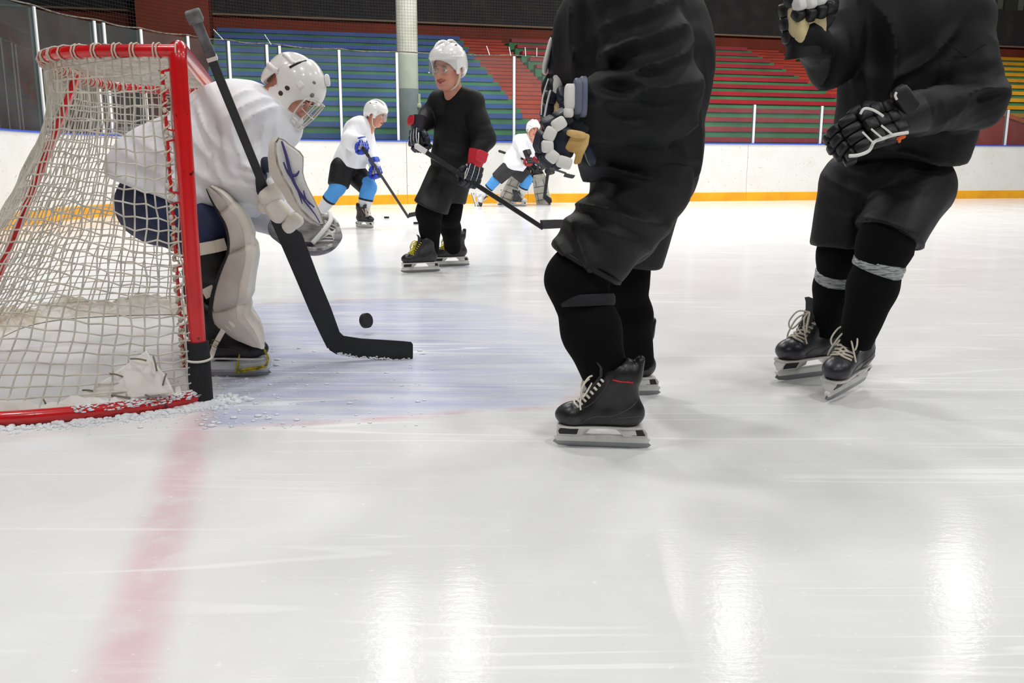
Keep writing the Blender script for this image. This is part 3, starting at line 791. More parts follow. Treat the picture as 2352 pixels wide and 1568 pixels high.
# snow packed along the near base bar and post foot
mice = mat('snow_shavings', (240, 243, 247), 0.9, bump=0.6, bscale=120)
sv = MB(); rr = random.Random(3)
for k in range(900):
    a = rr.random() ** 1.7 * 0.27; i = int(a * 200); p = BRS[i] + np.array([0, 0])
    d = nrm(BRS[i + 1] - BRS[max(i - 1, 0)]); o = np.array([-d[1], d[0]])
    if o @ (np.array([0.4, GW / 2]) - p) > 0: o = -o
    far = abs(rr.gauss(0, 1)); w = p + o * (0.02 + far * 0.05) + d * rr.uniform(-.02, .02)
    r = rr.uniform(0.002, 0.007) * (1.5 - min(1, far * .5))
    sv.puff(rk(w[0], w[1], r * .35), (r * 1.3, r * 1.2, r), e=0.9, nu=6, nv=4)
for k in range(260):
    w = (rr.gauss(-0.03, .06), rr.gauss(-0.03, .05)); r = rr.uniform(.003, .010); sv.puff(rk(w[0], w[1], r * .35), (r * 1.3, r * 1.2, r), e=0.9, nu=6, nv=4)
for k in range(420):
    q = onz(rr.uniform(300, 1000) if k % 2 else rr.gauss(520, 90), rr.uniform(800, 985)); r = abs(rr.gauss(0, .0022)) + .0012
    sv.puff(q + V(0, 0, r * .3), (r * 1.8, r * 1.4, r * .6), e=0.9, nu=6, nv=4)
snow = sv.build('snow_shavings', mice, smooth=True, fix=False); snow['kind'] = 'stuff'; tag(snow, 'loose snow shavings scraped up around the near goal post', 'snow')
sb = MB()
for k in range(520):
    a = rr.random() ** 1.3 * 0.10 + 0.004; i = int(a * 200); p = BRS[i] + (BRS[i + 1] - BRS[i]) * (a * 200 - i); d = nrm(BRS[i + 1] - BRS[max(i - 1, 0)]); o = np.array([-d[1], d[0]])
    if o @ (np.array([0.4, GW / 2]) - p) > 0: o = -o
    t = rr.uniform(0.1, 2.6); w = p + o * 0.0255 * math.cos(t); r = rr.uniform(.0015, .0055)
    sb.puff(rk(w[0], w[1], 0.026 + 0.0255 * math.sin(t)), (r * rr.uniform(1, 2.4), r * rr.uniform(1, 2), r * .5), e=0.9, nu=6, nv=4)
sbo = sb.build('stuck_snow', mice, goal, smooth=True, fix=False); sbo['kind'] = 'stuff'

# ================================================================== FIGURE BUILDERS
mskin = mat('skin', (214, 152, 128), 0.5, col2=(200, 132, 112), nscale=12, nmix=(0.4, 0.7))
def frame(x, z):
    """right-handed rows (x, y, z) from forward-ish x and up-ish z"""
    x = nrm(x); z = np.asarray(z, float); z = nrm(z - x * (z @ x)); y = np.cross(z, x)
    return np.array([x, y, z])
def xf(o, R, p): return np.asarray(o, float) + np.asarray(p, float) @ R

def head_groups(c, R, s=1.0):
    """head: local x forward, y to its left, z up; c = centre of the skull"""
    L = lambda *p: xf(c, R, np.array(p) * s)
    def B(p, r, k=.012): return blob(L(*p), np.array(r) * s, R, k * s)
    pr = [B((-.010, 0, .030), (.098, .078, .092)), B((.018, 0, -.030), (.074, .064, .085), .03), B((.050, 0, -.098), (.032, .034, .024), .025),
          B((.040, .038, -.070), (.040, .022, .035), .02), B((.040, -.038, -.070), (.040, .022, .035), .02),
          B((.066, .034, -.028), (.026, .024, .022), .02), B((.066, -.034, -.028), (.026, .024, .022), .02),
          B((.078, .026, .026), (.016, .028, .010), .014), B((.078, -.026, .026), (.016, .028, .010), .014),
          cone(L(.090, 0, .010), L(.112, 0, -.030), .009 * s, .014 * s, .012 * s), B((.100, .012, -.034), (.012, .009, .008), .008), B((.100, -.012, -.034), (.012, .009, .008), .008),
          B((.088, 0, -.058), (.014, .026, .008), .008), B((.086, 0, -.070), (.013, .022, .008), .008),
          B((-.008, .080, -.010), (.018, .008, .032), .006), B((-.008, -.080, -.010), (.018, .008, .032), .006),
          cone(L(-.02, 0, -.05), L(-.045, 0, -.19), .056 * s, .062 * s, .03 * s)]
    sub = [B((.099, .033, .006), (.014, .018, .010), .010), B((.099, -.033, .006), (.014, .018, .010), .010), B((.104, 0, -.0645), (.010, .020, .0022), .003)]
    return [dict(prims=pr, sub=sub)]
def face_bits(parent, c, R, s=1.0, hair=(90, 70, 54), smile=0.0):
    L = lambda *p: xf(c, R, np.array(p) * s)
    for sg in (1, -1):
        e = MB().puff(L(.082, .033 * sg, .006), np.array((.013, .014, .012)) * s, R, 1.0, 10, 8).build('eye', mat('eye_white', (226, 220, 214), 0.2), parent, smooth=True)
        MB().puff(L(.0925, .033 * sg, .004), np.array((.004, .0055, .0055)) * s, R, 1.0, 8, 6).build('iris', mat('iris_dark', (52, 60, 64), 0.2), e, smooth=True)
        MB().tube([L(.090, .014 * sg, .024), L(.095, .030 * sg, .029), L(.086, .048 * sg, .024)], .0045 * s, 6).build('eyebrow', mat('brow_%d' % hair[0], hair, 0.9), parent, smooth=True)
        MB().tube([L(.091, .018 * sg, .011), L(.0965, .033 * sg, .0155), L(.088, .048 * sg, .010)], .0035 * s, 6).build('eyelid', mat('eyelid_skin', (196, 130, 110), 0.5), parent, smooth=True)
    MB().tube([L(.088, .028 + smile * .4, -.062 + smile), L(.1015, .012, -.0635), L(.103, 0, -.0645 - smile * .2), L(.1015, -.012, -.0635), L(.088, -.028 - smile * .4, -.062 + smile)], .0042 * s, 6).build('lips', mat('lip_red', (176, 84, 80), 0.5), parent, smooth=True)
    MB().tube([L(.092, .026, -.0665 + smile), L(.1045, 0, -.070 - smile * .2), L(.092, -.026, -.0665 + smile)], .0026 * s, 6).build('mouth_line', mat('mouth_dark', (70, 28, 28), 0.7), parent, smooth=True)

def body_mesh(parent, J, head_res=0.005):
    """one continuous skin body under the clothes"""
    p = J; hd = p['head']; R = p['headR']; s = p.get('hs', 1.0)
    mid = (p['sL'] + p['sR']) / 2; hip = (p['hL'] + p['hR']) / 2; w = p['sR'] - p['sL']; nb = p['neck']
    gr = [cone(hip, mid, .105, .115, .05, 1.45, w), cone(mid, nb, .10, .06, .05, 1.1, w)]
    for S in 'LR':
        gr += [cone(mid * .4 + p['s' + S] * .6, p['s' + S], .07, .06, .05), cone(p['s' + S], p['e' + S], .052, .042, .03), cone(p['e' + S], p['w' + S], .042, .03, .03),
               cone(hip * .5 + p['h' + S] * .5, p['h' + S], .10, .09, .05), cone(p['h' + S], p['k' + S], .085, .058, .04), cone(p['k' + S], p['a' + S], .056, .036, .03)]
    v1, f1 = sdf([dict(prims=gr + [cone(nb, hd + R[2] * -.06 * s, .055, .055, .03)])], 0.016)
    v2, f2 = sdf(head_groups(hd, R, s), head_res)
    return mkobj('body', np.concatenate([v1, v2]), f1.tolist() + (f2 + len(v1)).tolist(), mskin, parent, True, False)

def jersey(parent, J, m, res=.011, hem=None, hemn=None, rt=.16, ratio=1.35, rs=(.098, .09, .066), folds=(), extra=(), lump=.006, seed=1, torso=None, name='jersey', shoulder=.10, down=.10, sleeve_k=.014):
    p = J; hip = (p['hL'] + p['hR']) / 2; mid = (p['sL'] + p['sR']) / 2; w = p['sR'] - p['sL']
    ax = nrm(mid - hip); low = hip - ax * down if hem is None else np.asarray(hem)
    hn = -ax if hemn is None else nrm(hemn)
    T = [cone(low - ax * .12, low + ax * .12, rt, rt * .98, .05, ratio, w), cone(low + ax * .12, mid - ax * .07, rt * .98, rt * .92, .06, ratio * 1.02, w),
         cone(mid - ax * .07, p['neck'] - nrm(p['neck'] - mid) * .03, rt * .80, .068, .07, 1.3, w)]
    for S in 'LR': T.append(cone(mid * .45 + p['s' + S] * .55, p['s' + S], shoulder * 1.03, shoulder, .06))
    if torso: T += torso
    g = [dict(prims=T, cuts=[(low, hn, .012)])]
    for S in 'LR':
        sl = [cone(p['s' + S], p['e' + S], rs[0], rs[1], .04), cone(p['e' + S], p['w' + S], rs[1], rs[2], .035)]
        g.append(dict(prims=sl, k=sleeve_k))
    for e in extra: g.append(e)
    return sobj(name, g, res, m, parent, folds, lump=lump, lumpscale=7.0, seed=seed)
def shorts(parent, J, m, res=.011, r=(.135, .122), frac=.80, folds=(), lump=.005, seed=2, pelvis=.15, extra=(), cutn=None, flare=1.0, rend=None, fr=None):
    p = J; hip = (p['hL'] + p['hR']) / 2; w = p['hR'] - p['hL']; g = [dict(prims=[blob(hip + V(0, 0, .03), (pelvis, pelvis * 1.0, .14), None, .05)] + list(extra))]
    for S in 'LR':
        h, k = p['h' + S], p['k' + S]; d = nrm(k - h); e = h + (k - h) * (fr[S] if fr else frac)
        n = d if cutn is None else nrm(cutn[S])
        g.append(dict(prims=[cone(h, e + d * .1, r[0], rend[S] if rend else r[1] * flare, .04)], cuts=[(e, n, .014)], k=.012))
    return sobj('shorts', g, res, m, parent, folds, lump=lump, lumpscale=8, seed=seed)
def sock(parent, k, a, m, res=.009, rk_=.082, rc=.072, ra=.052, upper=None, folds=(), calf=None, lump=.003, name='sock', sub=None, fwd=None):
    """knee pad and shin in one stocking"""
    d = a - k
    pr = [cone(k, k + d * .06, rk_, rk_ * .96, .03), cone(k + d * .06, k + d * .42, rk_ * .9, rc, .03), cone(k + d * .42, a, rc, ra, .03)]
    if upper is not None: pr.append(cone(upper, k, rk_ * 1.02, rk_, .03))
    if calf is not None: pr.append(blob(k + d * .38 + calf * .02, (rc * .95, rc * .95, .14), None, .04))
    return sobj(name, [dict(prims=pr, cuts=[(a + nrm(d) * .01, d, .01)])], res, m, parent, folds, lump=lump, lumpscale=10)

# ---- skates --------------------------------------------------------------
def skate(parent, o, fwd, up=(0, 0, 1), s=1.0, boot=(24, 24, 27), cap=(30, 30, 34), lace=(226, 220, 206), holder=(226, 226, 222), trim=None, res=.006, bow=True, accent=None, tongue=True, holes=True):
    """o: point on the ice under mid foot; local x toe, z up"""
    R = frame(fwd, up); L = lambda *p: xf(o, R, np.array(p, float) * s)
    def B(p, r, k=.015): return blob(L(*p), np.array(r) * s, R, k * s)
    pr = [B((.098, 0, .108), (.052, .044, .034), .02), cone(L(.085, 0, .108), L(-.03, 0, .115), .040 * s, .041 * s, .02 * s, 1.0, R[1]), cone(L(.05, 0, .130), L(-.035, 0, .215), .034 * s, .046 * s, .03 * s),
          B((-.085, 0, .118), (.052, .040, .046), .03), cone(L(-.07, 0, .14), L(-.062, 0, .25), .047 * s, .052 * s, .03 * s), cone(L(-.105, 0, .24), L(-.118, 0, .295), .020 * s, .014 * s, .02 * s, 1.8, R[1])]
    cuts = [(L(0, 0, .077), R.T @ V(0, 0, -1) if False else -R[2], .006)]
    bt = sobj('skate', [dict(prims=pr, cuts=cuts, sub=[cone(L(-.045, 0, .262), L(-.03, 0, .30), .034 * s, .040 * s, .006 * s)])], res * s, mat('boot_%d_%d' % (boot[0], boot[2]), boot, 0.38, col2=tuple(min(255, int(c * 1.5 + 6)) for c in boot), nscale=18, nmix=(.45, .7)), parent)
    # toe cap, slightly proud
    vv, ff = sdf([dict(prims=[B((.099, 0, .108), (.0535, .0455, .0355)), cone(L(.09, 0, .108), L(.05, 0, .108), .0412 * s, .0405 * s, .02 * s)], cuts=[(L(0, 0, .080), -R[2], .004), (L(.066, 0, .12), nrm(-R[0] * .9 + R[2] * .35), .003)])], res * .9 * s)
    mkobj('toe_cap', vv, ff.tolist(), mat('cap_%d' % cap[0], cap, 0.35, col2=tuple(min(255, int(c * 1.7 + 8)) for c in cap), nscale=22, nmix=(.5, .75)), bt, True, False)
    # outsole
    sole = []
    for x, h in ((.145, .026), (.135, .037), (.10, .044), (.05, .040), (-.02, .032), (-.07, .036), (-.115, .034), (-.132, .022)):
        sole.append((x, h))
    pol = [L(x, h, .079) for x, h in sole] + [L(x, -h, .079) for x, h in sole[::-1]]
    MB().prism(pol, -R[2] * .006 * s).build('outsole', mat('sole_pale', (214, 212, 206), 0.5), bt)
    # holder with two towers
    H = mat('holder_%d' % holder[0], holder, 0.4, col2=tuple(int(c * .86) for c in holder), nscale=14, nmix=(.5, .75))
    hb = MB()
    def slab(poly, y0, y1):
        a = [L(x, y1 if z > .05 else y0, z) for x, z in poly]; b = [L(x, -(y1 if z > .05 else y0), z) for x, z in poly]
        hb.prism(a, (0, 0, 0), back=b)
    slab([(-.150, .019), (.146, .019), (.156, .033), (.142, .043), (-.142, .043), (-.158, .032)], .0085, .012)
    slab([(.062, .040), (.146, .040), (.146, .060), (.140, .077), (.030, .077), (.046, .058)], .010, .026)
    slab([(-.148, .040), (-.072, .040), (-.058, .058), (-.036, .077), (-.132, .077), (-.146, .060)], .010, .026)
    hb.build('blade_holder', H, bt, bevel=.003 * s)
    if holes:
        hk = mat('holder_dark', (22, 22, 24), 0.5)
        for sg in (1, -1):
            for poly in ([(.080, .046), (.136, .046), (.140, .058), (.134, .068), (.074, .069)], [(-.140, .047), (-.100, .046), (-.074, .055), (-.062, .069), (-.130, .069)]):
                MB().prism([L(x, (.0125 + .014 * (z - .043) / .033) * sg, z) for x, z in poly], R[1] * .0035 * s * sg).build('holder_window', hk, bt)
    st = [(-.150, .020), (-.160, .011), (-.148, .003), (-.11, 0), (.10, 0), (.140, .004), (.158, .015), (.150, .024)]
    MB().prism([L(x, .0017, z) for x, z in st], -R[1] * .0034 * s).build('steel_blade', mat('blade_steel', (150, 152, 154), 0.3, 0.9), bt)
    # laces
    lc = MB(); top = [(.088, .150), (.077, .160), (.066, .173), (.055, .186), (.044, .200), (.033, .214), (.022, .228), (.011, .242)]
    for i, (x, z) in enumerate(top[:-1]):
        x2, z2 = top[i + 1]; hw = .027 + .001 * i
        for sg in (1, -1):
            lc.tube(hug(bt, [L(x - .016, hw * sg, z - .014), L(x, hw * .55 * sg, z - .001), L((x + x2) / 2 + .003, -hw * .1 * sg, (z + z2) / 2 + .004), L(x2 - .016, -hw * sg, z2 - .014)], .003 * s, 3), .0040 * s, 5)
    sm = MB(); smm = mat('boot_seam', (70, 70, 74), .5)
    for sg in (1, -1):
        sm.tube(hug(bt, [L(.062, .05 * sg, .090), L(.03, .05 * sg, .112), L(-.03, .05 * sg, .120), L(-.09, .05 * sg, .150), L(-.12, .03 * sg, .175)], .0006 * s), .0013 * s, 4)
        sm.tube(hug(bt, [L(.055, .034 * sg, .140), L(.028, .045 * sg, .165), L(.002, .05 * sg, .200), L(-.018, .05 * sg, .238)], .0006 * s), .0013 * s, 4)
        sm.tube(hug(bt, [L(-.02, .05 * sg, .085), L(-.045, .05 * sg, .112), L(-.10, .04 * sg, .120), L(-.13, .02 * sg, .118)], .0006 * s), .0013 * s, 4)
    if res < .0075: sm.build('seam', smm, bt, smooth=True)
    if bow:
        for sg in (1, -1):
            lc.tube(spline([L(.020, 0, .240), L(.046, .030 * sg, .240), L(.068, .046 * sg, .200), L(.060, .034 * sg, .178), L(.026, .004 * sg, .232)], 5), .0032 * s, 5)
            lc.tube(spline([L(.022, 0, .238), L(.058, .018 * sg, .218), L(.070, .042 * sg, .165), L(.068, .050 * sg, .138)], 5), .0032 * s, 5)
    lc.build('laces', mat('lace_%d_%d' % (lace[0], lace[2]), lace, 0.85), bt, smooth=True)
    if tongue:
        tg = MB(); rings = []
        for x, z, w in ((.060, .166, .020), (.034, .205, .026), (.010, .246, .030), (.010, .272, .032), (.022, .290, .026)):
            rings.append([L(x, w, z), L(x + .006, 0, z + .006), L(x, -w, z), L(x - .008, -w * .9, z - .002), L(x - .006, 0, z), L(x - .008, w * .9, z - .002)])
        tg.loft(rings).build('tongue', mat('tongue_felt', (52, 52, 54), 0.9), bt, smooth=60)
    if accent:
        a = MB()
        for sg in (1, -1): a.tube([L(-.095, .0475 * sg, .232), L(-.05, .053 * sg, .236), L(-.03, .051 * sg, .240)], .0028 * s, 5)
        a.build('collar_stripe', mat('accent_%d' % accent[0], accent, .5), bt, smooth=True)
    return bt

# ---- gloves --------------------------------------------------------------
def glove(parent, wrist, d, back, thumb, main=(20, 20, 22), roll=(24, 24, 26), cuff=(22, 22, 24), palm=(214, 192, 140), trim=(238, 238, 236), trimlines=True, curl=(70, 75, 55), s=1.0, cufftrim=None, cufflen=.10, rolls2=None, backcol=None, thumb_curl=.3):
    """hockey glove round a closed hand; d: knuckle direction, back: out of the back of the hand, thumb: toward the thumb"""
    x = nrm(d); z = nrm(np.asarray(back, float) - x * (np.asarray(back, float) @ x)); y = np.cross(z, x)
    if y @ np.asarray(thumb, float) < 0: y = -y
    R = np.array([x, y, z]); L = lambda *p: xf(wrist, R, np.array(p, float) * s)
    mm = lambda n, c, r=.5: mat('%s_%d_%d_%d' % (n, c[0], c[1], c[2]), c, r, bump=.08, bscale=90)
    pm = MB(); pm.puff(L(.055, 0, -.012), np.array((.068, .056, .026)) * s, R, .6); pm.puff(L(.035, .030, -.026), np.array((.046, .026, .020)) * s, R, .8); pm.puff(L(.03, -.03, -.024), np.array((.044, .024, .018)) * s, R, .8)
    gl = pm.build('glove', mm('palm', palm, .8), parent, smooth=True)
    # back-of-hand rolls
    bk = MB(); bm_ = mm('gloveback', backcol or main)
    for i, (xx, wd) in enumerate(((.012, .058), (.048, .062), (.084, .062))):
        for q in (-1, 0, 1):
            bk.puff(L(xx, q * wd * .62, .018), np.array((.0205, wd * .34, .0195)) * s, R, .5, 12, 6)
    bk.build('back_pad', bm_, gl, smooth=True)
    # fingers with three segments
    fm = mm('gloveroll', roll); lens = ((.050, .042, .034), (.054, .045, .036), (.052, .043, .035), (.045, .036, .030))
    for i in range(4):
        yy = (1.5 - i) * .0295; fb = MB(); ft = MB(); pos = V(.102, yy, .010); an = 0
        for j in range(3):
            an += math.radians(curl[j] * (1 + .05 * (i - 1.5))); dx = V(math.cos(an), 0, -math.sin(an)); nz = V(math.sin(an), 0, math.cos(an)); ln = lens[i][j]
            c = pos + dx * ln * .5; ax = np.array([dx @ R, y, nz @ R])
            (ft if (rolls2 and j == rolls2[0]) else fb).puff(L(*c), np.array((ln * .54, .0148, .0185)) * s, ax, .5, 12, 6)
            pos = pos + dx * ln * .97
        f_ = fb.build('finger', fm, gl, smooth=True)
        if rolls2: ft.build('finger_roll', mm('roll2', rolls2[1]), f_ if False else gl, smooth=True)
    tb = MB(); td = nrm(V(.72, .62, -.30)); td2 = nrm(V(.92, .10 - thumb_curl, -.45)); p0 = V(.018, .052, -.010)
    for dd, ln, w in ((td, .052, .021), (td2, .048, .019)):
        c = p0 + dd * ln * .5; zz = nrm(np.cross(dd, V(0, 0, 1))); ax = np.array([dd @ R, zz @ R, np.cross(dd, zz) @ R])
        tb.puff(L(*c), np.array((ln * .58, w * .9, w)) * s, ax, .6, 12, 6); p0 = p0 + dd * ln * .95
    tb.build('thumb', fm, gl, smooth=True)
    # cuff: flared tube with back plate
    rg = []
    for q, (xx, ry, rz, zo) in enumerate(((.020, .050, .032, .0), (-.02, .052, .043, .0), (-.02 - cufflen * .5, .052 + .11 * cufflen, .045 + .10 * cufflen, .003), (-.02 - cufflen, .052 + .2 * cufflen, .045 + .18 * cufflen, .006))):
        rg.append([L(xx, ry * math.cos(t), zo + rz * math.sin(t)) for t in np.linspace(0, 2 * math.pi, 25)[:-1]])
    rg2 = [[wrist + (p - wrist) * 1.0 for p in r] for r in rg]
    inner = [[L(-.02 - cufflen + .004, (.046 + .2 * cufflen) * math.cos(t), .006 + (.039 + .18 * cufflen) * math.sin(t)) for t in np.linspace(0, 2 * math.pi, 25)[:-1]], [L(-.02, .044 * math.cos(t), .036 * math.sin(t)) for t in np.linspace(0, 2 * math.pi, 25)[:-1]]]
    cf = MB().loft(rg + inner, cap=False).build('cuff', mm('cuff', cuff), gl, smooth=50)
    if cufflen > .052:
        cp = MB(); cp.puff(L(-.02 - cufflen * .55, 0, .046 + .12 * cufflen), np.array((cufflen * .50, .044, .008)) * s, R, .55)
        cp.build('cuff_plate', mm('cuffplate', cufftrim or cuff), gl, smooth=True)
    if trimlines:
        tr = MB()
        for q in (-.5, .5, 1.5):
            tr.tube(spline([L(.0, q * .037 - .001, .036), L(.05, q * .039, .0385), L(.100, q * .040, .030)], 3), .0024 * s, 5)
        tr.tube(spline([L(.030, .060, .022), L(.066, .064, .022), L(.103, .058, .020)], 3), .0034 * s, 5)
        tr.build('piping', mm('piping', trim, .4), gl, smooth=True)
    return gl

# ---- helmets -------------------------------------------------------------
def helmet(parent, c, R, s=1.0, col=(238, 238, 234), res=.0055, visor=True, strap=True):
    L = lambda *p: xf(c, R, np.array(p, float) * s)
    def B(p, r, k=.015): return blob(L(*p), np.array(r) * s, R, k * s)
    out = [B((-.012, 0, .052), (.126, .104, .098), .02), B((-.085, 0, .0), (.048, .080, .075), .03), B((-.01, .070, .01), (.060, .036, .060), .03), B((-.01, -.070, .01), (.060, .036, .060), .03), B((.05, 0, .07), (.075, .085, .050), .03)]
    sub = [B((.085, 0, -.045), (.085, .077, .098), .006), B((.0, 0, .0), (.098, .083, .115), .006), B((-.002, .10, -.035), (.026, .06, .034), .006), B((-.002, -.10, -.035), (.026, .06, .034), .006), B((-.02, 0, -.10), (.09, .09, .055), .01)]
    hm = sobj('helmet', [dict(prims=out, sub=sub, cuts=[(L(0, 0, -.068), -R[2], .008)])], res * s, mat('helmet_%d' % col[0], col, 0.22, coat=.4), parent)
    rd = MB()
    for y in (-.03, .03): rd.tube(spline([L(.098, y * 1.2, .098), L(.055, y, .142), L(-.02, y * .9, .156), L(-.085, y, .124)], 4), .008 * s, 6)
    rd.tube(spline([L(.118, 0, .062), L(.092, .072, .062), L(.015, .105, .060), L(-.07, .085, .058), L(-.130, 0, .055), L(-.07, -.085, .058), L(.015, -.105, .060), L(.092, -.072, .062)], 5, closed=True), .005 * s, 6, closed=True)
    rd.build('shell_ridge', mat('helmet_%d' % col[0], col, .22), hm, smooth=True)
    vt = MB(); vm = mat('vent_dark', (34, 34, 36), .6)
    for sg in (1, -1):
        for x, z, l in ((.048, .090, .030), (.046, .079, .028), (.0, .128, .022), (-.055, .10, .026)):
            yy = .104 * math.sqrt(max(0.02, 1 - ((x + .012) / .126) ** 2 - ((z - .052) / .098) ** 2)) + .0015
            vt.puff(L(x, yy * sg, z), np.array((l * .5, .004, .0035)) * s, np.array([nrm(R[0] * 1 - R[1] * .25 * sg), R[1], R[2]]), .7, 8, 5)
        vt.puff(L(.1075, .022 * sg, .052), np.array((.006, .009, .004)) * s, R, .7, 8, 5)
    vt.build('vent', vm, hm, smooth=True)
    if visor:
        rg = []
        for t in np.linspace(-1.25, 1.25, 21):
            rg.append([L(.010 + .122 * math.cos(t), .104 * math.sin(t), .045), L(.016 + .128 * math.cos(t), .106 * math.sin(t), -.038 + .018 * abs(t) ** 2), L(.014 + .126 * math.cos(t), .104 * math.sin(t), -.038 + .018 * abs(t) ** 2), L(.008 + .120 * math.cos(t), .102 * math.sin(t), .045)])
        MB().loft(rg).build('visor', clear_mat('visor_clear', (252, 252, 252), 0.35, .04, film=.05, filmcol=(240, 240, 240)), hm, smooth=50)
    if strap:
        st = MB()
        for sg in (1, -1): st.tube(spline([L(.012, .088 * sg, -.030), L(.020, .084 * sg, -.075), L(.030, .058 * sg, -.118), L(.044, .0, -.134)], 4), .0065 * s, 6)
        st.build('chin_strap', mat('strap_offwhite', (214, 206, 182), .8), hm, smooth=True)
        ep = MB()
        for sg in (1, -1): ep.puff(L(.028, .088 * sg, -.018), np.array((.018, .006, .024)) * s, R, .5)
        ep.build('ear_loop', mat('helmet_%d' % col[0], col, .22), hm, smooth=True)
    return hm

# ---- sticks --------------------------------------------------------------
def stick(label, butt, heel, toe, face=(0, -1, 0), shaft=(.030, .020), blade_h=.07, col=(24, 24, 26), tape=(30, 30, 32), butt_col=(28, 28, 30), tapelen=.14, upv=None, tipcol=None):
    butt, heel, toe = map(lambda q: np.asarray(q, float), (butt, heel, toe))
    t = thing('hockey_stick', label, 'hockey stick', V(heel[0], heel[1], min(heel[2], toe[2])))
    d = nrm(heel - butt); ms_ = mat('stick_%d' % col[0], col, .4, col2=tuple(min(255, c + 10) for c in col), nscale=30)
    f = np.asarray(face, float); f = nrm(f - d * (f @ d))
    MB().bar(butt, heel, shaft[0], shaft[1], f).build('shaft', ms_, t, bevel=.003)
    MB().bar(butt - d * .004, butt + d * tapelen, shaft[0] * 1.14, shaft[1] * 1.2, f).puff(butt, (.021, .017, .021), None, .7).build('grip_tape', mat('grip_%d' % butt_col[0], butt_col, .8), t)
    b = nrm(toe - heel); n = nrm(f - b * (f @ b)); w = np.cross(b, n)
    if w @ -d < 0: w = -w
    L_ = np.linalg.norm(toe - heel); rg = []
    for q in np.linspace(-.06, 1, 11):
        h = blade_h * (1 - .15 * max(0, q - .6)) * (1 if q < .93 else .72); c = heel + b * L_ * q + n * (.018 * q * q)
        k = .006 if q > .05 else .010
        rg.append([c + n * k, c + w * h * .5 + n * k * .9, c + w * h, c + w * h - n * k * .9, c - n * k * .9, c - w * .006])
    MB().loft(rg).build('blade', mat('bladetape_%d' % tape[0], tape, .75, bump=.2, bscale=80), t, smooth=40)
    return t

# ================================================================== THE SKATERS
mblk = mat('jersey_black_knit', (13, 14, 16), 0.70, bump=.10, bscale=260, spec=.30)
mblk2 = mat('shorts_black_nylon', (11, 11, 13), 0.62, bump=.12, bscale=120, spec=.4)
mblk3 = mat('sock_black_knit', (12, 12, 13), 0.95, bump=.2, bscale=300, spec=.15)
mwj = mat('jersey_white_knit', (238, 239, 243), 0.8, bump=.12, bscale=260)
def band(parent, name, c, ax, r, h, m, seg=28, n=4, wobble=.0, ratio=1.0, w=None):
    ax = nrm(ax); g = V(0, 1, 0) if w is None else np.asarray(w, float); a = nrm(g - ax * (g @ ax)); b = np.cross(ax, a); rg = []
    for i in range(n + 1):
        q = c + ax * h * (i / n - .5); e = r * (1 if 0 < i < n else .96)
        rg.append([q + e * (1 + wobble * math.sin(5 * t + 2.3 * i)) * (math.cos(t) * a * ratio + math.sin(t) * b) for t in np.linspace(0, 2 * math.pi, seg + 1)[:-1]])
    return MB().loft(rg).build(name, m, parent, smooth=60)
def striped_leg(parent, k, a, rk_=.080, rc=.072, ra=.055, upper=None, frac=.42, c1=(82, 156, 226), c2=(26, 30, 52), c3=(226, 226, 228), res=.012):
    d = a - k; pr = [cone(k, k + d * .1, rk_, rk_ * .95, .03), cone(k + d * .1, k + d * .42, rk_ * .9, rc, .03), cone(k + d * .42, a, rc, ra, .03)]
    if upper is not None: pr.append(cone(upper, k, rk_ * 1.05, rk_, .03))
    e = k + d * frac
    s = sobj('sock', [dict(prims=pr, cuts=[(e, d, .004)])], res, mat('sock_%d' % c1[0], c1, .9), parent)
    sobj('sock_shin', [dict(prims=pr, cuts=[(e + d * .05, -d, .004), (a, d, .01)])], res, mat('sock_%d' % c3[0], c3, .9), s)
    band(s, 'sock_stripe', e + d * .02, d, rc * 1.06, np.linalg.norm(d) * .075, mat('sock_%d' % c2[0], c2, .9))
    return s
def person(label, foot, group=None): return thing('person', label, 'person', V(foot[0], foot[1], 0), group)

# ---------------------------------------------------------------- central black player, side on
J = dict(hR=at(1478, 410, 3.03), hL=at(1484, 418, 2.80), kR=at(1432, 640, 3.10), kL=at(1322, 640, 2.70), aR=at(1466, 832, 3.22), aL=at(1408, 915, 2.64),
         sR=at(1440, 10, 3.12), sL=at(1462, 8, 2.74), eR=at(1395, 215, 3.12), eL=at(1512, 232, 2.64), wR=at(1292, 205, 2.98), wL=at(1358, 268, 2.55),
         neck=at(1412, -70, 2.92), head=at(1378, -205, 2.92), headR=frame((-1, 0, -.12), (-.12, 0, 1)), hs=1.05)
pA = person('headless-cropped person in black jersey and shorts with navy gloves, largest, at centre right', at(1390, 960, 2.9))
pA['label'] = 'person in black hockey kit with navy and white gloves, side-on in the foreground'
body_mesh(pA, J, .008); helmet(pA, J['head'], J['headR'], 1.05, (30, 30, 32), res=.008)
jersey(pA, J, mblk, res=.0095, hem=at(1466, 412, 2.90), hemn=(0.02, 0, -1), rt=.168, ratio=1.22, rs=(.118, .108, .066), shoulder=.125, seed=5, lump=.006,
       torso=[cone(at(1475, 330, 2.90), at(1478, 120, 2.92), .182, .185, .06, 1.12, V(0, 1, 0)), blob(at(1520, 130, 2.92), (.14, .20, .22), None, .08), blob(at(1352, 110, 2.95), (.11, .18, .20), None, .08)],
       folds=[(at(1440, 130, 2.60), (-.35, 0, 1), .075, .22, .040), (at(1420, 200, 2.55), (.25, 0, 1), .06, .14, .028), (at(1430, 350, 2.74), (.25, 0, 1), .085, .22, .030), (at(1530, 240, 2.62), (-.6, 0, .6), .07, .12, .020), (at(1350, 60, 2.75), (1, 0, .1), .08, .28, .026), (at(1560, 200, 2.8), (1, 0, .2), .09, .25, .02)])
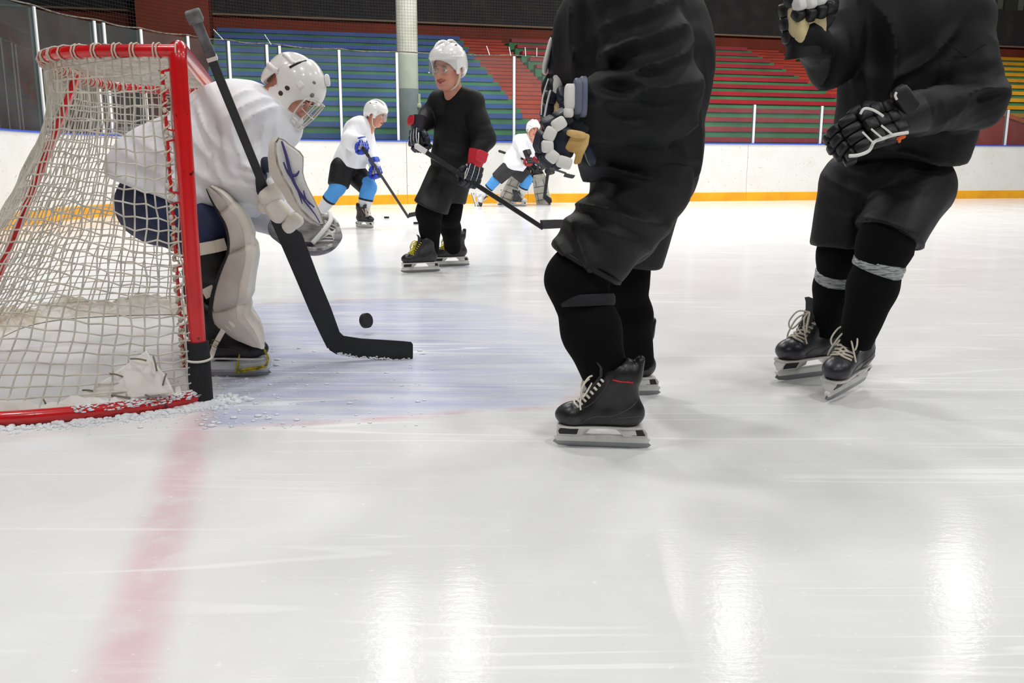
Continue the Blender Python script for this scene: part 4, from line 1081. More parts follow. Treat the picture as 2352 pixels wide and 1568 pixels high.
shorts(pA, J, mblk2, res=.0095, r=(.148, .112), frac=.86, pelvis=.165, extra=[cone(at(1478, 400, 2.90), at(1425, 520, 2.88), .16, .13, .05)], seed=8, flare=1.02,
       cutn=dict(L=(-.50, 0, -.88), R=(-.1, 0, -1)), folds=[(at(1440, 450, 2.7), (.4, 0, 1), .09, .22, .024), (at(1380, 560, 2.62), (1, 0, .3), .09, .18, .018)])
dL = nrm(J['kL'] - J['hL']); hp = J['hL'] + (J['kL'] - J['hL']) * .845
MB().tube([hp + .114 * (math.cos(t) * V(0, 1, 0) + math.sin(t) * nrm(np.cross(V(-.50, 0, -.88), V(0, 1, 0)))) for t in np.linspace(0, 2 * math.pi, 33)[:-1]], .009, 6, closed=True).build('shorts_hem', mblk2, pA, smooth=True)
sock(pA, J['kL'], J['aL'], mblk3, res=.0085, rk_=.088, rc=.088, ra=.064, upper=J['kL'] + (J['hL'] - J['kL']) * .35, folds=[(J['kL'] + V(0, -.08, -.08), (.2, 0, 1), .05, .09, .008)])
sock(pA, J['kR'], J['aR'], mblk3, res=.0095, rk_=.082, rc=.078, ra=.058, upper=J['kR'] + (J['hR'] - J['kR']) * .35)
band(pA, 'strap', J['kL'] + (J['aL'] - J['kL']) * .18 + V(.01, 0, 0), J['aL'] - J['kL'] + V(-.10, 0, .0), .091, .035, mat('strap_navy', (20, 21, 26), .8))
skate(pA, onz(1381, 1026), (-1, .10, 0), (0, -.02, 1), .94, lace=(228, 222, 208), accent=(196, 32, 36), cap=(32, 32, 35))
skate(pA, onz(1424, 908), (-1, -.06, 0), (0, 0, 1), .96, accent=(196, 32, 36))
g = glove(pA, at(1340, 262, 2.545), (-.86, 0, -.50), (-.50, -.12, .86), (0, 1, 0), main=(26, 30, 44), roll=(26, 32, 50), cuff=(24, 28, 42), palm=(30, 34, 48), cufftrim=(150, 156, 178), curl=(48, 62, 66), s=1.12, trimlines=False, cufflen=.02)
wr = MB(); mwr = mat('glove_roll_white', (232, 230, 224), .55)
chain = [(1298, 276), (1270, 293), (1257, 322), (1258, 350), (1280, 368), (1312, 378)]
for (x0, y0), (x1, y1) in zip(chain[:-1], chain[1:]):
    a, b_ = at(x0, y0, 2.44), at(x1, y1, 2.44); d = nrm(b_ - a); wr.puff((a + b_) / 2, (np.linalg.norm(b_ - a) * .54, .020, .0165), frame(d, (0, 0, 1) if abs(d[2]) < .9 else (1, 0, 0)), .5)
a = at(1310, 222, 2.47); wr.puff(a, (.017, .022, .034), None, .5); wr.puff(at(1306, 258, 2.47), (.014, .02, .014), None, .6)
wr.build('finger_roll', mwr, g, smooth=True)
MB().puff(at(1326, 222, 2.49), (.012, .045, .048), None, .45).puff(at(1338, 224, 2.51), (.012, .055, .055), None, .45).build('cuff_plate', mat('cuff_slate', (104, 110, 130), .5), g, smooth=True)
mtan = mat('palm_tan', (222, 186, 120), .7, col2=(190, 152, 88), nscale=16)
fold_ = [(1316, 300), (1354, 308), (1350, 332), (1338, 356), (1332, 376), (1316, 378), (1322, 352), (1306, 348), (1296, 340)]
MB().prism([at(x, y, 2.455) for x, y in fold_], V(.004, .02, .0)).build('palm_patch', mtan, g, bevel=.006)
MB().puff(at(1324, 308, 2.45), (.028, .010, .010), frame((.9, .1, -.15), (0, 0, 1)), .7).build('palm_fold', mtan, g, smooth=True)
MB().puff(at(1292, 328, 2.49), (.034, .03, .045), None, .6).puff(at(1340, 284, 2.56), (.03, .03, .022), None, .6).puff(at(1352, 345, 2.56), (.014, .03, .045), frame((.95, 0, .3), (-.3, 0, .95)), .6).build('glove_side', mat('gloveside_navy', (28, 34, 54), .5), g, smooth=True)
g2 = glove(pA, at(1290, 200, 2.96), (-.25, -.15, -.95), (-.9, .1, .2), (0, -1, 0), main=(26, 30, 44), roll=(26, 32, 50), cuff=(28, 32, 46), cufftrim=(228, 226, 220), curl=(30, 50, 50), s=1.15, trimlines=True)
MB().puff(at(1279, 222, 2.93), (.022, .040, .068), frame((1, 0, 0), (.10, 0, 1)), .7).build('cuff_flap', mwr, g2, smooth=True)

# ---------------------------------------------------------------- right black player, front on
J = dict(hR=at(1968, 425, 3.42), hL=at(2098, 432, 3.40), kR=at(1931, 582, 3.40), kL=at(2034, 556, 3.14), aR=at(1898, 758, 3.52), aL=at(1964, 790, 3.20),
         sR=at(1985, 25, 3.46), sL=at(2205, 45, 3.36), eR=at(1908, 138, 3.34), eL=at(2238, 232, 3.20), wR=at(1848, 92, 3.16), wL=at(2096, 268, 3.02),
         neck=at(2075, -70, 3.38), head=at(2045, -195, 3.32), headR=frame((-.3, -.95, -.15), (-.1, -.15, 1)), hs=1.05)
pB = person('person in all black hockey kit with black and white gloves, front-on at the right edge', at(1900, 880, 3.3))
body_mesh(pB, J, .008); helmet(pB, J['head'], J['headR'], 1.05, (31, 31, 33), res=.008)
jersey(pB, J, mblk, res=.0095, hem=at(2062, 372, 3.40), hemn=(-.06, 0, -1), rt=.158, ratio=1.40, rs=(.108, .102, .066), shoulder=.115, seed=11, lump=.006,
       torso=[cone(at(2080, 330, 3.40), at(2095, 100, 3.40), .172, .185, .06, 1.32, V(1, 0, 0))],
       folds=[(at(2080, 130, 3.2), (1, 0, .12), .085, .28, .034), (at(2010, 250, 3.2), (1, 0, -.1), .09, .24, .026), (at(1905, 150, 3.25), (1, 0, .15), .05, .13, .036), (at(2215, 200, 3.15), (-.35, 0, 1), .065, .16, .038), (at(2150, 140, 3.2), (.6, 0, -.6), .08, .18, .030), (at(2080, 340, 3.22), (.15, 0, 1), .07, .18, .022)])
seam_ = [o for o in pB.children if o.name.startswith('jersey')][0]
MB().tube(hug(seam_, [at(x, y, 3.15) for x, y in ((2170, 108), (2200, 104), (2240, 93), (2284, 80))], .0004, 5), .0022, 4).build('sleeve_seam', mat('seam_black', (6, 6, 7), .9), seam_, smooth=True)
shorts(pB, J, mblk2, res=.0095, r=(.135, .112), frac=.88, pelvis=.17, seed=13, cutn=dict(L=(-.42, -.15, -.9), R=(0, 0, -1)),
       folds=[(at(1930, 430, 3.3), (.5, 0, 1), .06, .14, .014), (at(2090, 430, 3.25), (-.5, 0, 1), .08, .16, .012), (at(1945, 500, 3.3), (1, 0, .2), .07, .14, .012)], extra=[cone(at(2100, 430, 3.4), at(2060, 500, 3.28), .145, .118, .04)])
hp = J['hL'] + (J['kL'] - J['hL']) * .865
MB().tube([hp + .116 * (math.cos(t) * V(.12, 1, -.22) + math.sin(t) * nrm(np.cross(V(-.42, -.15, -.9), V(.12, 1, -.22)))) for t in np.linspace(0, 2 * math.pi, 33)[:-1]], .0085, 6, closed=True).build('shorts_hem', mblk2, pB, smooth=True)
sock(pB, J['kL'], J['aL'], mblk3, res=.0085, rk_=.092, rc=.084, ra=.060, upper=J['kL'] + (J['hL'] - J['kL']) * .4, folds=[(J['kL'] + V(.05, -.09, .0), (.2, 0, 1), .05, .09, .008)])
sock(pB, J['kR'], J['aR'], mblk3, res=.009, rk_=.083, rc=.076, ra=.058, upper=J['kR'] + (J['hR'] - J['kR']) * .35)
mtape = mat('tape_clear_silver', (176, 178, 180), .28, .15, col2=(90, 92, 94), nscale=30, nmix=(.45, .62), stretch=(1, 1, 7), bump=.6, bscale=40)
dl = J['aL'] - J['kL']; dr = J['aR'] - J['kR']
band(pB, 'shin_tape', J['kL'] + dl * .215, dl + V(-.06, 0, 0), .0905, .048, mtape, wobble=.012, n=6)
band(pB, 'shin_tape', J['kR'] + dr * .275, dr, .0815, .044, mtape, wobble=.012, n=6)
fw_ = nrm((-.70, -.70, -.08)); tip = onz(1899, 924) + V(0, 0, .002)
skate(pB, tip - fw_ * .152, fw_, (.04, -.08, 1), 1.06, boot=(36, 36, 40), cap=(44, 43, 48), lace=(216, 208, 192), holder=(228, 226, 222), accent=(206, 40, 34), res=.0055)
skate(pB, onz(1858, 866), (-.90, -.42, 0), (.0, 0, 1), 1.12, boot=(36, 36, 40), cap=(42, 41, 46), lace=(214, 206, 190), holder=(226, 224, 216), res=.0055, bow=True)
g = glove(pB, at(2058, 276, 2.99), (-.93, -.12, -.30), (-.14, -.85, .50), (0.2, 0, 1), main=(22, 22, 24), roll=(24, 24, 26), cuff=(26, 26, 28), palm=(30, 30, 30), s=1.15, curl=(30, 38, 34), cufflen=.05, trimlines=False)
MB().puff(at(2070, 316, 2.90), (.016, .004, .006), frame((1, 0, .35), (0, 0, 1)), .8).puff(at(2066, 321, 2.90), (.005, .004, .010), None, .8).build('orange_mark', mat('logo_orange', (236, 104, 34), .5), g, smooth=True)
mpw = mat('piping_white', (236, 236, 232), .4)
for pts, Yq, w in (([(1950, 358), (1972, 356), (1996, 346), (2008, 326), (2028, 318), (2052, 310), (2086, 304)], 2.895, .0055), ([(1981, 303), (1993, 315), (2006, 328)], 2.885, .0032), ([(2001, 296), (2014, 307), (2027, 318)], 2.885, .0032), ([(2024, 288), (2038, 299), (2052, 311)], 2.885, .0032), ([(1976, 262), (1984, 250), (1998, 250), (2014, 257), (2029, 267)], 2.90, .0042), ([(2059, 212), (2056, 220), (2060, 229)], 2.92, .0042)):
    MB().tube(spline([at(x, y, Yq) for x, y in pts], 4), w, 6).build('white_piping', mpw, g, smooth=True)
MB().puff(at(2080, 232, 2.96), (.055, .03, .020), frame((.62, 0, -.78), (0, -1, 0)), .5).build('cuff_flap', mat('cuff_26_26_28', (26, 26, 28), .5), g, smooth=True)
glove(pB, at(1846, 88, 3.155), (-.18, -.10, 1), (-.45, .85, .05), (1, 0, 0), main=(24, 24, 26), roll=(26, 26, 28), cuff=(22, 22, 24), palm=(224, 206, 158), s=1.18, curl=(72, 84, 50), rolls2=(1, (234, 234, 230)), cufflen=.03, trimlines=True)

# ---------------------------------------------------------------- smiling player in black with a white helmet
J = dict(hR=at(1020, 402, 7.10), hL=at(1048, 404, 7.08), kR=at(986, 486, 6.92), kL=at(1032, 490, 7.12), aR=at(990, 578, 7.02), aL=at(1040, 572, 7.34),
         sR=at(1014, 234, 7.20), sL=at(1084, 236, 7.02), eR=at(988, 268, 7.22), eL=at(1110, 318, 6.95), wR=at(966, 290, 6.95), wL=at(1090, 378, 6.78),
         neck=at(1042, 212, 7.08), head=at(1030, 162, 6.98), headR=frame((-.50, -.85, -.12), (-.05, -.08, 1)), hs=1.2)
pC = person('smiling person in black jersey with white visor helmet and yellow-laced skates', at(1000, 615, 7.1))
body_mesh(pC, J, .0055); face_bits(pC, J['head'], J['headR'], 1.2, smile=.007); helmet(pC, J['head'] + V(0, 0, .022), J['headR'], 1.22, (240, 240, 238), res=.006)
jersey(pC, J, mblk, res=.012, hem=at(1040, 398, 7.08), hemn=(0, 0, -1), rt=.150, ratio=1.18, rs=(.092, .086, .060), shoulder=.105, seed=21, lump=.008,
       folds=[(at(1040, 330, 6.9), (.3, 0, 1), .10, .2, .02), (at(1110, 310, 6.9), (-.2, 0, 1), .08, .14, .02), (at(1050, 250, 6.9), (1, 0, .3), .1, .2, .014)])
shorts(pC, J, mblk2, res=.012, r=(.128, .150), rend=dict(L=.105, R=.145), fr=dict(L=.72, R=.90), pelvis=.150, seed=22, cutn=dict(L=(-.1, 0, -1), R=(-.40, 0, -1)))
sock(pC, J['kR'], J['aR'], mblk3, res=.011, rk_=.10, rc=.082, ra=.066, upper=J['kR'] + V(.02, 0, .06))
sock(pC, J['kL'], J['aL'], mblk3, res=.011, rk_=.09, rc=.078, ra=.066, upper=J['kL'] + V(.02, 0, .06))
skate(pC, onz(966, 625), (-.93, -.36, 0), (0, 0, 1), 1.0, boot=(34, 34, 36), lace=(206, 190, 32), res=.007)
skate(pC, onz(1036, 611), (-.95, -.30, 0), (0, 0, 1), 1.0, boot=(34, 34, 36), lace=(206, 190, 32), res=.007)
glove(pC, at(959, 300, 6.86), (-.05, -.25, -.95), (-.75, -.5, .1), (.5, -.8, 0), main=(28, 32, 50), roll=(24, 28, 44), cuff=(40, 36, 50), cufftrim=(190, 24, 42), palm=(60, 58, 60), s=1.12, curl=(55, 70, 50), cufflen=.07)
glove(pC, at(1090, 382, 6.76), (-.25, -.2, -.95), (.55, -.8, .1), (-.8, -.5, 0), main=(32, 36, 54), roll=(28, 30, 46), cuff=(200, 26, 44), cufftrim=(206, 40, 60), palm=(206, 200, 206), s=1.15, curl=(55, 70, 50), cufflen=.08)
stick('black stick with white butt end held low across the smiling player', at(958, 336, 6.72), at(1248, 524, 6.70), at(1300, 522, 6.95), (0, -1, .2), shaft=(.034, .026), tape=(34, 34, 36), butt_col=(226, 226, 222), tapelen=.08, blade_h=.062)

# ---------------------------------------------------------------- white jersey player with blue gloves
J = dict(hR=at(786, 386, 11.5), hL=at(806, 388, 11.75), kR=at(776, 430, 11.42), kL=at(846, 430, 11.62), aR=at(738, 484, 11.5), aL=at(834, 490, 11.62),
         sR=at(822, 292, 11.45), sL=at(836, 292, 11.85), eR=at(806, 322, 11.28), eL=at(848, 345, 11.75), wR=at(829, 322, 11.22), wL=at(860, 378, 11.52),
         neck=at(846, 284, 11.63), head=at(864, 265, 11.6), headR=frame((.93, -.22, -.30), (.25, 0, 1)), hs=1.13)
pD = person('person in white jersey, black shorts and blue socks with bright blue gloves', at(800, 515, 11.6))
body_mesh(pD, J, .008); face_bits(pD, J['head'], J['headR'], 1.13); helmet(pD, J['head'] + V(-.01, 0, .012), J['headR'], 1.15, (240, 240, 238), res=.008)
jersey(pD, J, mwj, res=.014, hem=at(800, 383, 11.6), hemn=(-.10, 0, -1), rt=.20, ratio=1.15, rs=(.115, .11, .07), shoulder=.13, seed=31, lump=.014,
       folds=[(at(800, 330, 11.4), (1, 0, .5), .13, .25, .03), (at(830, 320, 11.4), (.6, 0, -.6), .1, .2, .03)])
shorts(pD, J, mblk2, res=.014, r=(.15, .125), frac=.95, pelvis=.17, seed=32)
striped_leg(pD, J['kL'], J['aL'], .105, .090, .068, J['kL'] + V(-.03, 0, .05), frac=.44)
striped_leg(pD, J['kR'], J['aR'], .098, .086, .066, J['kR'] + V(.02, 0, .05), frac=.50)
skate(pD, onz(838, 523), (.80, -.58, 0), (0, 0, 1), 1.02, boot=(34, 30, 32), lace=(206, 196, 184), res=.009, accent=(140, 30, 40))
skate(pD, onz(722, 514), (.95, -.1, 0), (0, 0, 1), 1.0, boot=(34, 30, 32), res=.009)
glove(pD, at(831, 324, 11.2), (.25, -.2, -.9), (.75, -.5, .2), (-.3, -.8, 0), main=(40, 70, 190), roll=(38, 66, 186), cuff=(44, 74, 190), cufftrim=(224, 226, 230), palm=(206, 196, 176), s=1.1, curl=(55, 70, 50), cufflen=.015)
glove(pD, at(861, 380, 11.5), (.30, -.2, -.9), (.8, -.4, .2), (-.3, -.8, 0), main=(40, 70, 190), roll=(38, 66, 186), cuff=(44, 74, 190), cufftrim=(70, 96, 200), palm=(206, 196, 176), s=1.15, curl=(55, 70, 50), cufflen=.06)
stick('thin black stick held in both blue gloves by the white jersey player', at(834, 340, 11.1), at(938, 499, 12.1), at(966, 492, 12.35), (0, -1, .3), shaft=(.034, .028), tape=(30, 30, 32), blade_h=.07)

# ---------------------------------------------------------------- far white jersey player by the boards
J = dict(hR=at(1168, 386, 17.0), hL=at(1184, 388, 17.2), kR=at(1138, 414, 17.0), kL=at(1211, 412, 17.15), aR=at(1110, 446, 17.05), aL=at(1192, 454, 17.25),
         sR=at(1192, 324, 16.95), sL=at(1218, 328, 17.3), eR=at(1203, 348, 16.80), eL=at(1228, 354, 17.15), wR=at(1213, 362, 16.72), wL=at(1236, 372, 16.95),
         neck=at(1210, 314, 17.12), head=at(1224, 299, 17.05), headR=frame((.45, -.88, -.12), (.15, -.05, 1)), hs=1.13)
pE = person('person in white jersey striding low along the far boards with red and black gloves', at(1170, 470, 17.1))
body_mesh(pE, J, .009); face_bits(pE, J['head'], J['headR'], 1.13); helmet(pE, J['head'] + V(0, 0, .012), J['headR'], 1.15, (240, 240, 238), res=.010, visor=False)
jersey(pE, J, mwj, res=.016, hem=at(1176, 388, 17.08), hemn=(-.25, 0, -1), rt=.20, ratio=1.2, rs=(.115, .105, .07), shoulder=.13, seed=41, lump=.014, folds=[(at(1185, 350, 16.9), (1, 0, .5), .14, .25, .03)],
       torso=[blob(at(1185, 380, 16.95), (.20, .15, .12), None, .06)])
shorts(pE, J, mat('shorts_charcoal', (44, 43, 46), .7), res=.016, r=(.15, .13), frac=.92, pelvis=.17, seed=42)
striped_leg(pE, J['kL'], J['aL'], .105, .09, .068, frac=.42, res=.014)
striped_leg(pE, J['kR'], J['aR'], .098, .086, .066, frac=.50, res=.014)
skate(pE, onz(1192, 473), (.94, -.34, 0), (0, 0, 1), 1.02, boot=(52, 52, 58), cap=(200, 200, 204), res=.010)
skate(pE, at(1087, 461, 17.0), (.30, -.25, -.92), (.95, 0, .30), 1.0, boot=(200, 200, 202), cap=(44, 44, 48), res=.010)
glove(pE, at(1213, 362, 16.68), (.25, -.3, -.9), (.6, -.7, .2), (-.5, -.6, 0), main=(40, 24, 30), roll=(150, 26, 44), cuff=(30, 24, 28), palm=(212, 200, 186), s=1.12, trimlines=False)
glove(pE, at(1238, 374, 16.9), (.6, -.3, -.6), (.5, -.7, .5), (-.3, -.6, .5), main=(40, 24, 30), roll=(30, 24, 28), cuff=(150, 26, 44), palm=(212, 200, 186), s=1.12, trimlines=False)
stick('black stick gripped level by the far white jersey player', at(1147, 347, 17.25), at(1300, 398, 16.3), at(1322, 404, 16.1), (0, -1, .3), shaft=(.034, .028))

# ================================================================== THE GOALKEEPERS
mcream = mat('pad_cream_leather', (230, 225, 214), .5, col2=(208, 201, 190), nscale=7, nmix=(.45, .75), bump=.15, bscale=60)
mgreyl = mat('pad_grey_leather', (196, 189, 180), .6, col2=(164, 157, 150), nscale=6, nmix=(.42, .72), bump=.15, bscale=60)
mblackp = mat('pad_black_lining', (22, 22, 24), .7)
def goal_mask(parent, c, R, s=1.0, res=.005, detail=True, col=(240, 238, 232), near=-1):
    L = lambda *p: xf(c, R, np.array(p, float) * s)
    def B(p, r, k=.015): return blob(L(*p), np.array(r) * s, R, k * s)
    out = [B((-.005, 0, .040), (.132, .108, .112), .03), B((.030, 0, -.065), (.090, .086, .085), .04), B((.062, 0, -.122), (.058, .058, .035), .03)]
    sub = [B((-.015, 0, .02), (.118, .094, .102), .005), B((.02, 0, -.07), (.076, .073, .09), .005), B((.112, 0, -.034), (.078, .086, .076), .008), B((.0, 0, -.15), (.06, .065, .05), .01)]
    m = sobj('goalie_mask', [dict(prims=out, sub=sub, cuts=[(L(-.046, 0, .10), nrm(-R[0] + R[2] * .30), .006)])], res * s, mat('mask_white', col, .25, coat=.4), parent)
    v, f = sdf([dict(prims=[B((-.010, 0, .034), (.134, .106, .110), .03), B((-.075, 0, -.02), (.056, .082, .07), .03)], sub=[B((-.01, 0, .015), (.118, .093, .100), .005), B((-.05, 0, -.12), (.06, .07, .06), .01)],
                 cuts=[(L(-.036, 0, .10), nrm(R[0] - R[2] * .30), .006), (L(0, 0, -.075), -R[2], .01)])], res * s)
    bpz = mkobj('back_plate', v, f.tolist(), mat('mask_white', col, .25), m, True, False)
    if detail:
        hm_ = mat('mask_hole_brown', (62, 44, 36), .7)
        for sg in (-1, 1):
            for x, z, y in ((.018, -.004, .106), (.012, -.040, .100)):
                q = hug(m, [L(x, y * sg, z)] * 2, -.003, 0)[0]
                MB().puff(q, np.array((.0125, .006, .0125)) * s, R, .95, 14, 6).build('ear_hole', hm_, m, smooth=True)
        hg = MB()
        for sg in (-1, 1):
            for x, z, y in ((.068, .090, .070), (.098, .052, .064)): hg.puff(L(x, y * sg, z), np.array((.010, .006, .0105)) * s, np.array([nrm(R[0] * .7 - R[1] * .7 * sg), nrm(R[1] * sg * .75 + R[0] * .65), R[2]]), .95, 14, 6)
        hg.build('vent', mat('mask_vent_grey', (128, 128, 122), .7), m, smooth=True)
        mstp = mat('strap_white', (236, 236, 234), .6)
        for sg in (-1, 1):
            MB().tube(hug(bpz, [L(-.035, .108 * sg, .085), L(-.07, .100 * sg, .088), L(-.115, .070 * sg, .080)], .001), .009 * s, 6).build('strap', mstp, m, smooth=True)
            MB().tube(hug(bpz, [L(-.045, .118 * sg, .010), L(-.08, .11 * sg, .006), L(-.125, .07 * sg, .0)], .001), .010 * s, 6).build('strap', mstp, m, smooth=True)
            MB().puff(L(.045, .100 * sg, .046), np.array((.014, .006, .014)) * s, R, .5).build('clip', mstp, m, smooth=True)
        MB().puff(L(.075, 0, .140), np.array((.026, .016, .010)) * s, frame(R[0] - R[2] * .7, R[2] + R[0]), .6).build('crown_clip', mstp, m, smooth=True)
        sk = MB()
        for sg in (-1, 1): MB().tube(spline([L(-.035, .104 * sg, .060), L(-.030, .090 * sg, .095), L(-.024, .060 * sg, .128)], 4), .0055 * s, 6).build('gap', mat('gap_dark', (40, 34, 34), .8), m, smooth=True)
    cg = MB(); r = .0030 * s
    def cp(y, z):  # cage surface
        return L(.140 - 1.6 * y * y * 4 + .012 * (1 - (z + .03) ** 2 * 90), y, z)
    rim = [(-.088, .018), (-.070, .046), (-.03, .056), (.03, .056), (.070, .046), (.088, .018), (.086, -.04), (.066, -.092), (.03, -.116), (-.03, -.116), (-.066, -.092), (-.086, -.04)]
    cg.tube(spline([cp(y, z) for y, z in rim], 4, closed=True), r * 1.15, 6, closed=True)
    for z in (-.016, -.072): cg.tube(spline([cp(y, z) for y in (-.078, -.045, 0, .045, .078)], 4), r, 6)
    for y in (-.050, -.018, .018, .050): cg.tube(spline([cp(y, z) for z in (.050, .0, -.04, -.078, -.112)], 4), r, 6)
    cg.tube(spline([cp(y, -.09) + R[0] * .010 for y in (-.05, 0, .05)], 4), r, 6)
    cg.build('cage', mat('cage_wire', (218, 214, 204), .35, .5), m, smooth=True)
    return m
UV3 = V(UV[0], UV[1], 0)
def leg_pad(parent, back, front, mid, Y0, lat, seams=(), mside=None, mface=None, name='leg_pad'):
    """back/front: pixel edges of the near side of the pad; lat: vector across the pad"""
    n = 34; bb = resample(np.array(spline([V(*q) for q in back], 6)), n); ff = resample(np.array(spline([V(*q) for q in front], 6)), n)
    lat = np.asarray(lat, float); r1 = []; r2 = []; bk = []
    for i in range(n):
        b = at(bb[i][0], bb[i][1], Y0); f = at(ff[i][0], ff[i][1], Y0); t = mid
        m_ = b + (f - b) * t; d = f - b; sunk = 1.0
        for sm in seams:
            if abs(i / (n - 1) - sm) < .018: sunk = .93
        o = -nrm(lat) * .012
        bulge = o * (1 if sunk == 1 else -.2)
        r1.append([b, b + d * t * .12 + bulge, b + d * t * .5 + bulge * 1.6, m_ + bulge, m_ + lat * .5, b + lat * .5])
        r2.append([m_ + bulge * .6, b + d * (t + (1 - t) * .6) + bulge * 1.2, b + d * (t + (1 - t) * .96 * sunk) - o * .6, b + d * (1.0 * sunk) + lat * .10, b + d * 1.04 * sunk + lat * .5, b + d * 1.0 * sunk + lat * .9, b + d * .93 + lat, m_ + lat * .98])
        bk.append([b + o * .3, b + o * .3 - d * .10, b + lat * .98 - d * .10, b + lat * .98])
    pd = MB().loft(r1).build(name, mside or mgreyl, parent, smooth=50)
    MB().loft(r2).build('face_roll', mface or mcream, pd, smooth=50)
    MB().loft(bk).build('lining', mblackp, pd, smooth=50)
    return pd
# ---------------------------------------------------------------- near goalkeeper
J = dict(hR=at(392, 480, 3.72), hL=at(396, 472, 3.96), kR=at(500, 560, 3.60), kL=at(505, 545, 4.06), aR=at(512, 800, 3.54), aL=at(505, 760, 4.10),
         sR=at(572, 285, 3.66), sL=at(585, 280, 4.06), eR=at(556, 392, 3.60), eL=at(602, 470, 4.02), wR=at(612, 440, 3.56), wL=at(676, 520, 3.90),
         neck=at(622, 248, 3.84), head=at(668, 208, 3.80), headR=frame((.66, -.12, -.74), (.72, .06, .68)), hs=.97)
pG = person('goalkeeper person in white jersey and white mask crouching at the red goal', at(500, 860, 3.7))
body_mesh(pG, J, .005); face_bits(pG, J['head'], J['headR'], .97)
goal_mask(pG, J['head'] + V(.004, 0, .006), J['headR'], .96)
jersey(pG, J, mwj, res=.0095, hem=at(440, 455, 3.80), hemn=(-.30, 0, -.95), rt=.215, ratio=1.10, rs=(.125, .115, .075), shoulder=.14, seed=51, lump=.008,
       torso=[cone(at(380, 420, 3.82), at(540, 300, 3.84), .235, .20, .06, 1.05, V(0, 1, 0)), blob(at(530, 420, 3.80), (.13, .18, .17), None, .07), cone(at(590, 300, 3.84), at(650, 270, 3.82), .13, .085, .07), cone(at(600, 300, 3.72), at(655, 300, 3.80), .10, .07, .05)],
       folds=[(at(470, 300, 3.6), (.75, 0, .55), .075, .22, .028), (at(600, 250, 3.55), (.5, 0, -.9), .06, .14, .022), (at(620, 330, 3.55), (1, 0, -.15), .05, .13, .022), (at(540, 340, 3.5), (.9, 0, .35), .06, .12, .022), (at(500, 430, 3.55), (.35, 0, .9), .10, .18, .018), (at(580, 390, 3.5), (.3, 0, 1), .045, .09, .018), (at(350, 350, 3.6), (.4, 0, 1), .09, .2, .022)])
sobj('shorts', [dict(prims=[blob(at(380, 470, 3.84), (.20, .22, .17), None, .05), cone(J['hR'], at(492, 545, 3.62), .165, .115, .05), cone(J['hL'], J['kL'], .16, .11, .05)])], .011, mat('shorts_navy', (30, 44, 84), .7, bump=.1, bscale=90, col2=(24, 34, 66), nscale=4), pG,
     [(at(400, 500, 3.6), (.6, 0, .7), .08, .2, .016)], lump=.005)
for S in 'RL': sobj('leg_padding', [dict(prims=[cone(J['k' + S] + V(-.02, 0, .02), J['a' + S], .088, .062, .03), blob(J['k' + S] + V(-.07, 0, -.12), (.075, .075, .17), None, .04)])], .011, mblackp, pG, [(J['k' + S] + V(-.06, -.06, -.1), (.3, 0, 1), .06, .15, .012)])
back = [(474, 433), (486, 458), (503, 488), (519, 516), (527, 554), (524, 584), (511, 616), (498, 654), (490, 689), (487, 723), (493, 746), (514, 763), (538, 779), (566, 790)]
front = [(486, 426), (516, 441), (546, 472), (571, 508), (587, 551), (593, 586), (591, 606), (584, 646), (579, 692), (574, 716), (578, 728), (594, 752), (603, 776), (607, 802)]
pdR = leg_pad(pG, back, front, .62, 3.42, UV3 * .27, seams=(.15, .39, .72))
b2 = [(x - 14, y - 22) for x, y in back]; f2 = [(x - 14, y - 22) for x, y in front]
leg_pad(pG, b2, f2, .62, 3.98, UV3 * .27, seams=(.15, .39, .72))
stp = MB()
def ribbon(mb, pts, Y, w, t=.004, n=V(0, -1, 0)):
    P = [at(x, y, Y) if len((x, y)) == 2 else None for x, y in pts]
    for a, b_ in zip(P[:-1], P[1:]): mb.bar(a, b_, t, w, np.cross(nrm(b_ - a), n))
for pts_, Yq, w in (([(452, 574), (494, 566), (519, 560)], 3.475, .047), ([(468, 676), (492, 664)], 3.46, .040)):
    stp = MB(); ribbon(stp, pts_, Yq, w); stp.build('pad_strap', mat('strap_ecru', (214, 206, 190), .8), pdR)
bks = MB(); ribbon(bks, [(522, 742), (505, 772), (494, 792), (484, 822)], 3.41, .020); ribbon(bks, [(522, 742), (536, 754)], 3.405, .028)
bks.build('buckle_strap', mat('strap_leather_white', (226, 220, 208), .6), pdR)
bk_ = MB(); c0 = [at(x, y, 3.40) for x, y in ((489, 779), (504, 786), (497, 799), (484, 791))]; bk_.tube(c0, .0022, 6, closed=True); bk_.build('buckle', mat('brass', (176, 152, 92), .3, .8), pdR, smooth=True)
sg_ = skate(pG, onz(528, 864), (1, .02, 0), (0, 0, 1), 1.06, boot=(18, 18, 20), cap=(20, 20, 22), holder=(206, 210, 214), res=.006, holes=False, bow=False)
cow = MB()
pol = [(-.16, .030), (.150, .030), (.158, .060), (.150, .085), (.12, .092), (.07, .070), (.0, .062), (-.16, .068)]
o_ = onz(528, 864); cow.prism([o_ + V(x * 1.06, -.026, z * 1.06) for x, z in pol], V(0, .052, 0)); cow.build('cowling', mat('cowling_ice_white', (208, 213, 218), .4), sg_, bevel=.006)
yl = MB(); yl.tube(spline([at(x, y, 3.47) for x, y in ((552, 802), (548, 826), (542, 852), (545, 854), (575, 850), (606, 843), (616, 826), (612, 812), (606, 800))], 3), .0045, 6); yl.tube([at(545, 851, 3.465), at(606, 840, 3.465)], .0042, 6)
yl.build('yellow_toe_tie', mat('cord_yellow', (206, 186, 38), .7, col2=(96, 96, 40), nscale=60), sg_, smooth=True)
skate(pG, onz(505, 822), (1, .02, 0), (0, 0, 1), 1.06, boot=(18, 18, 20), holder=(206, 210, 214), res=.008, holes=False, bow=False)
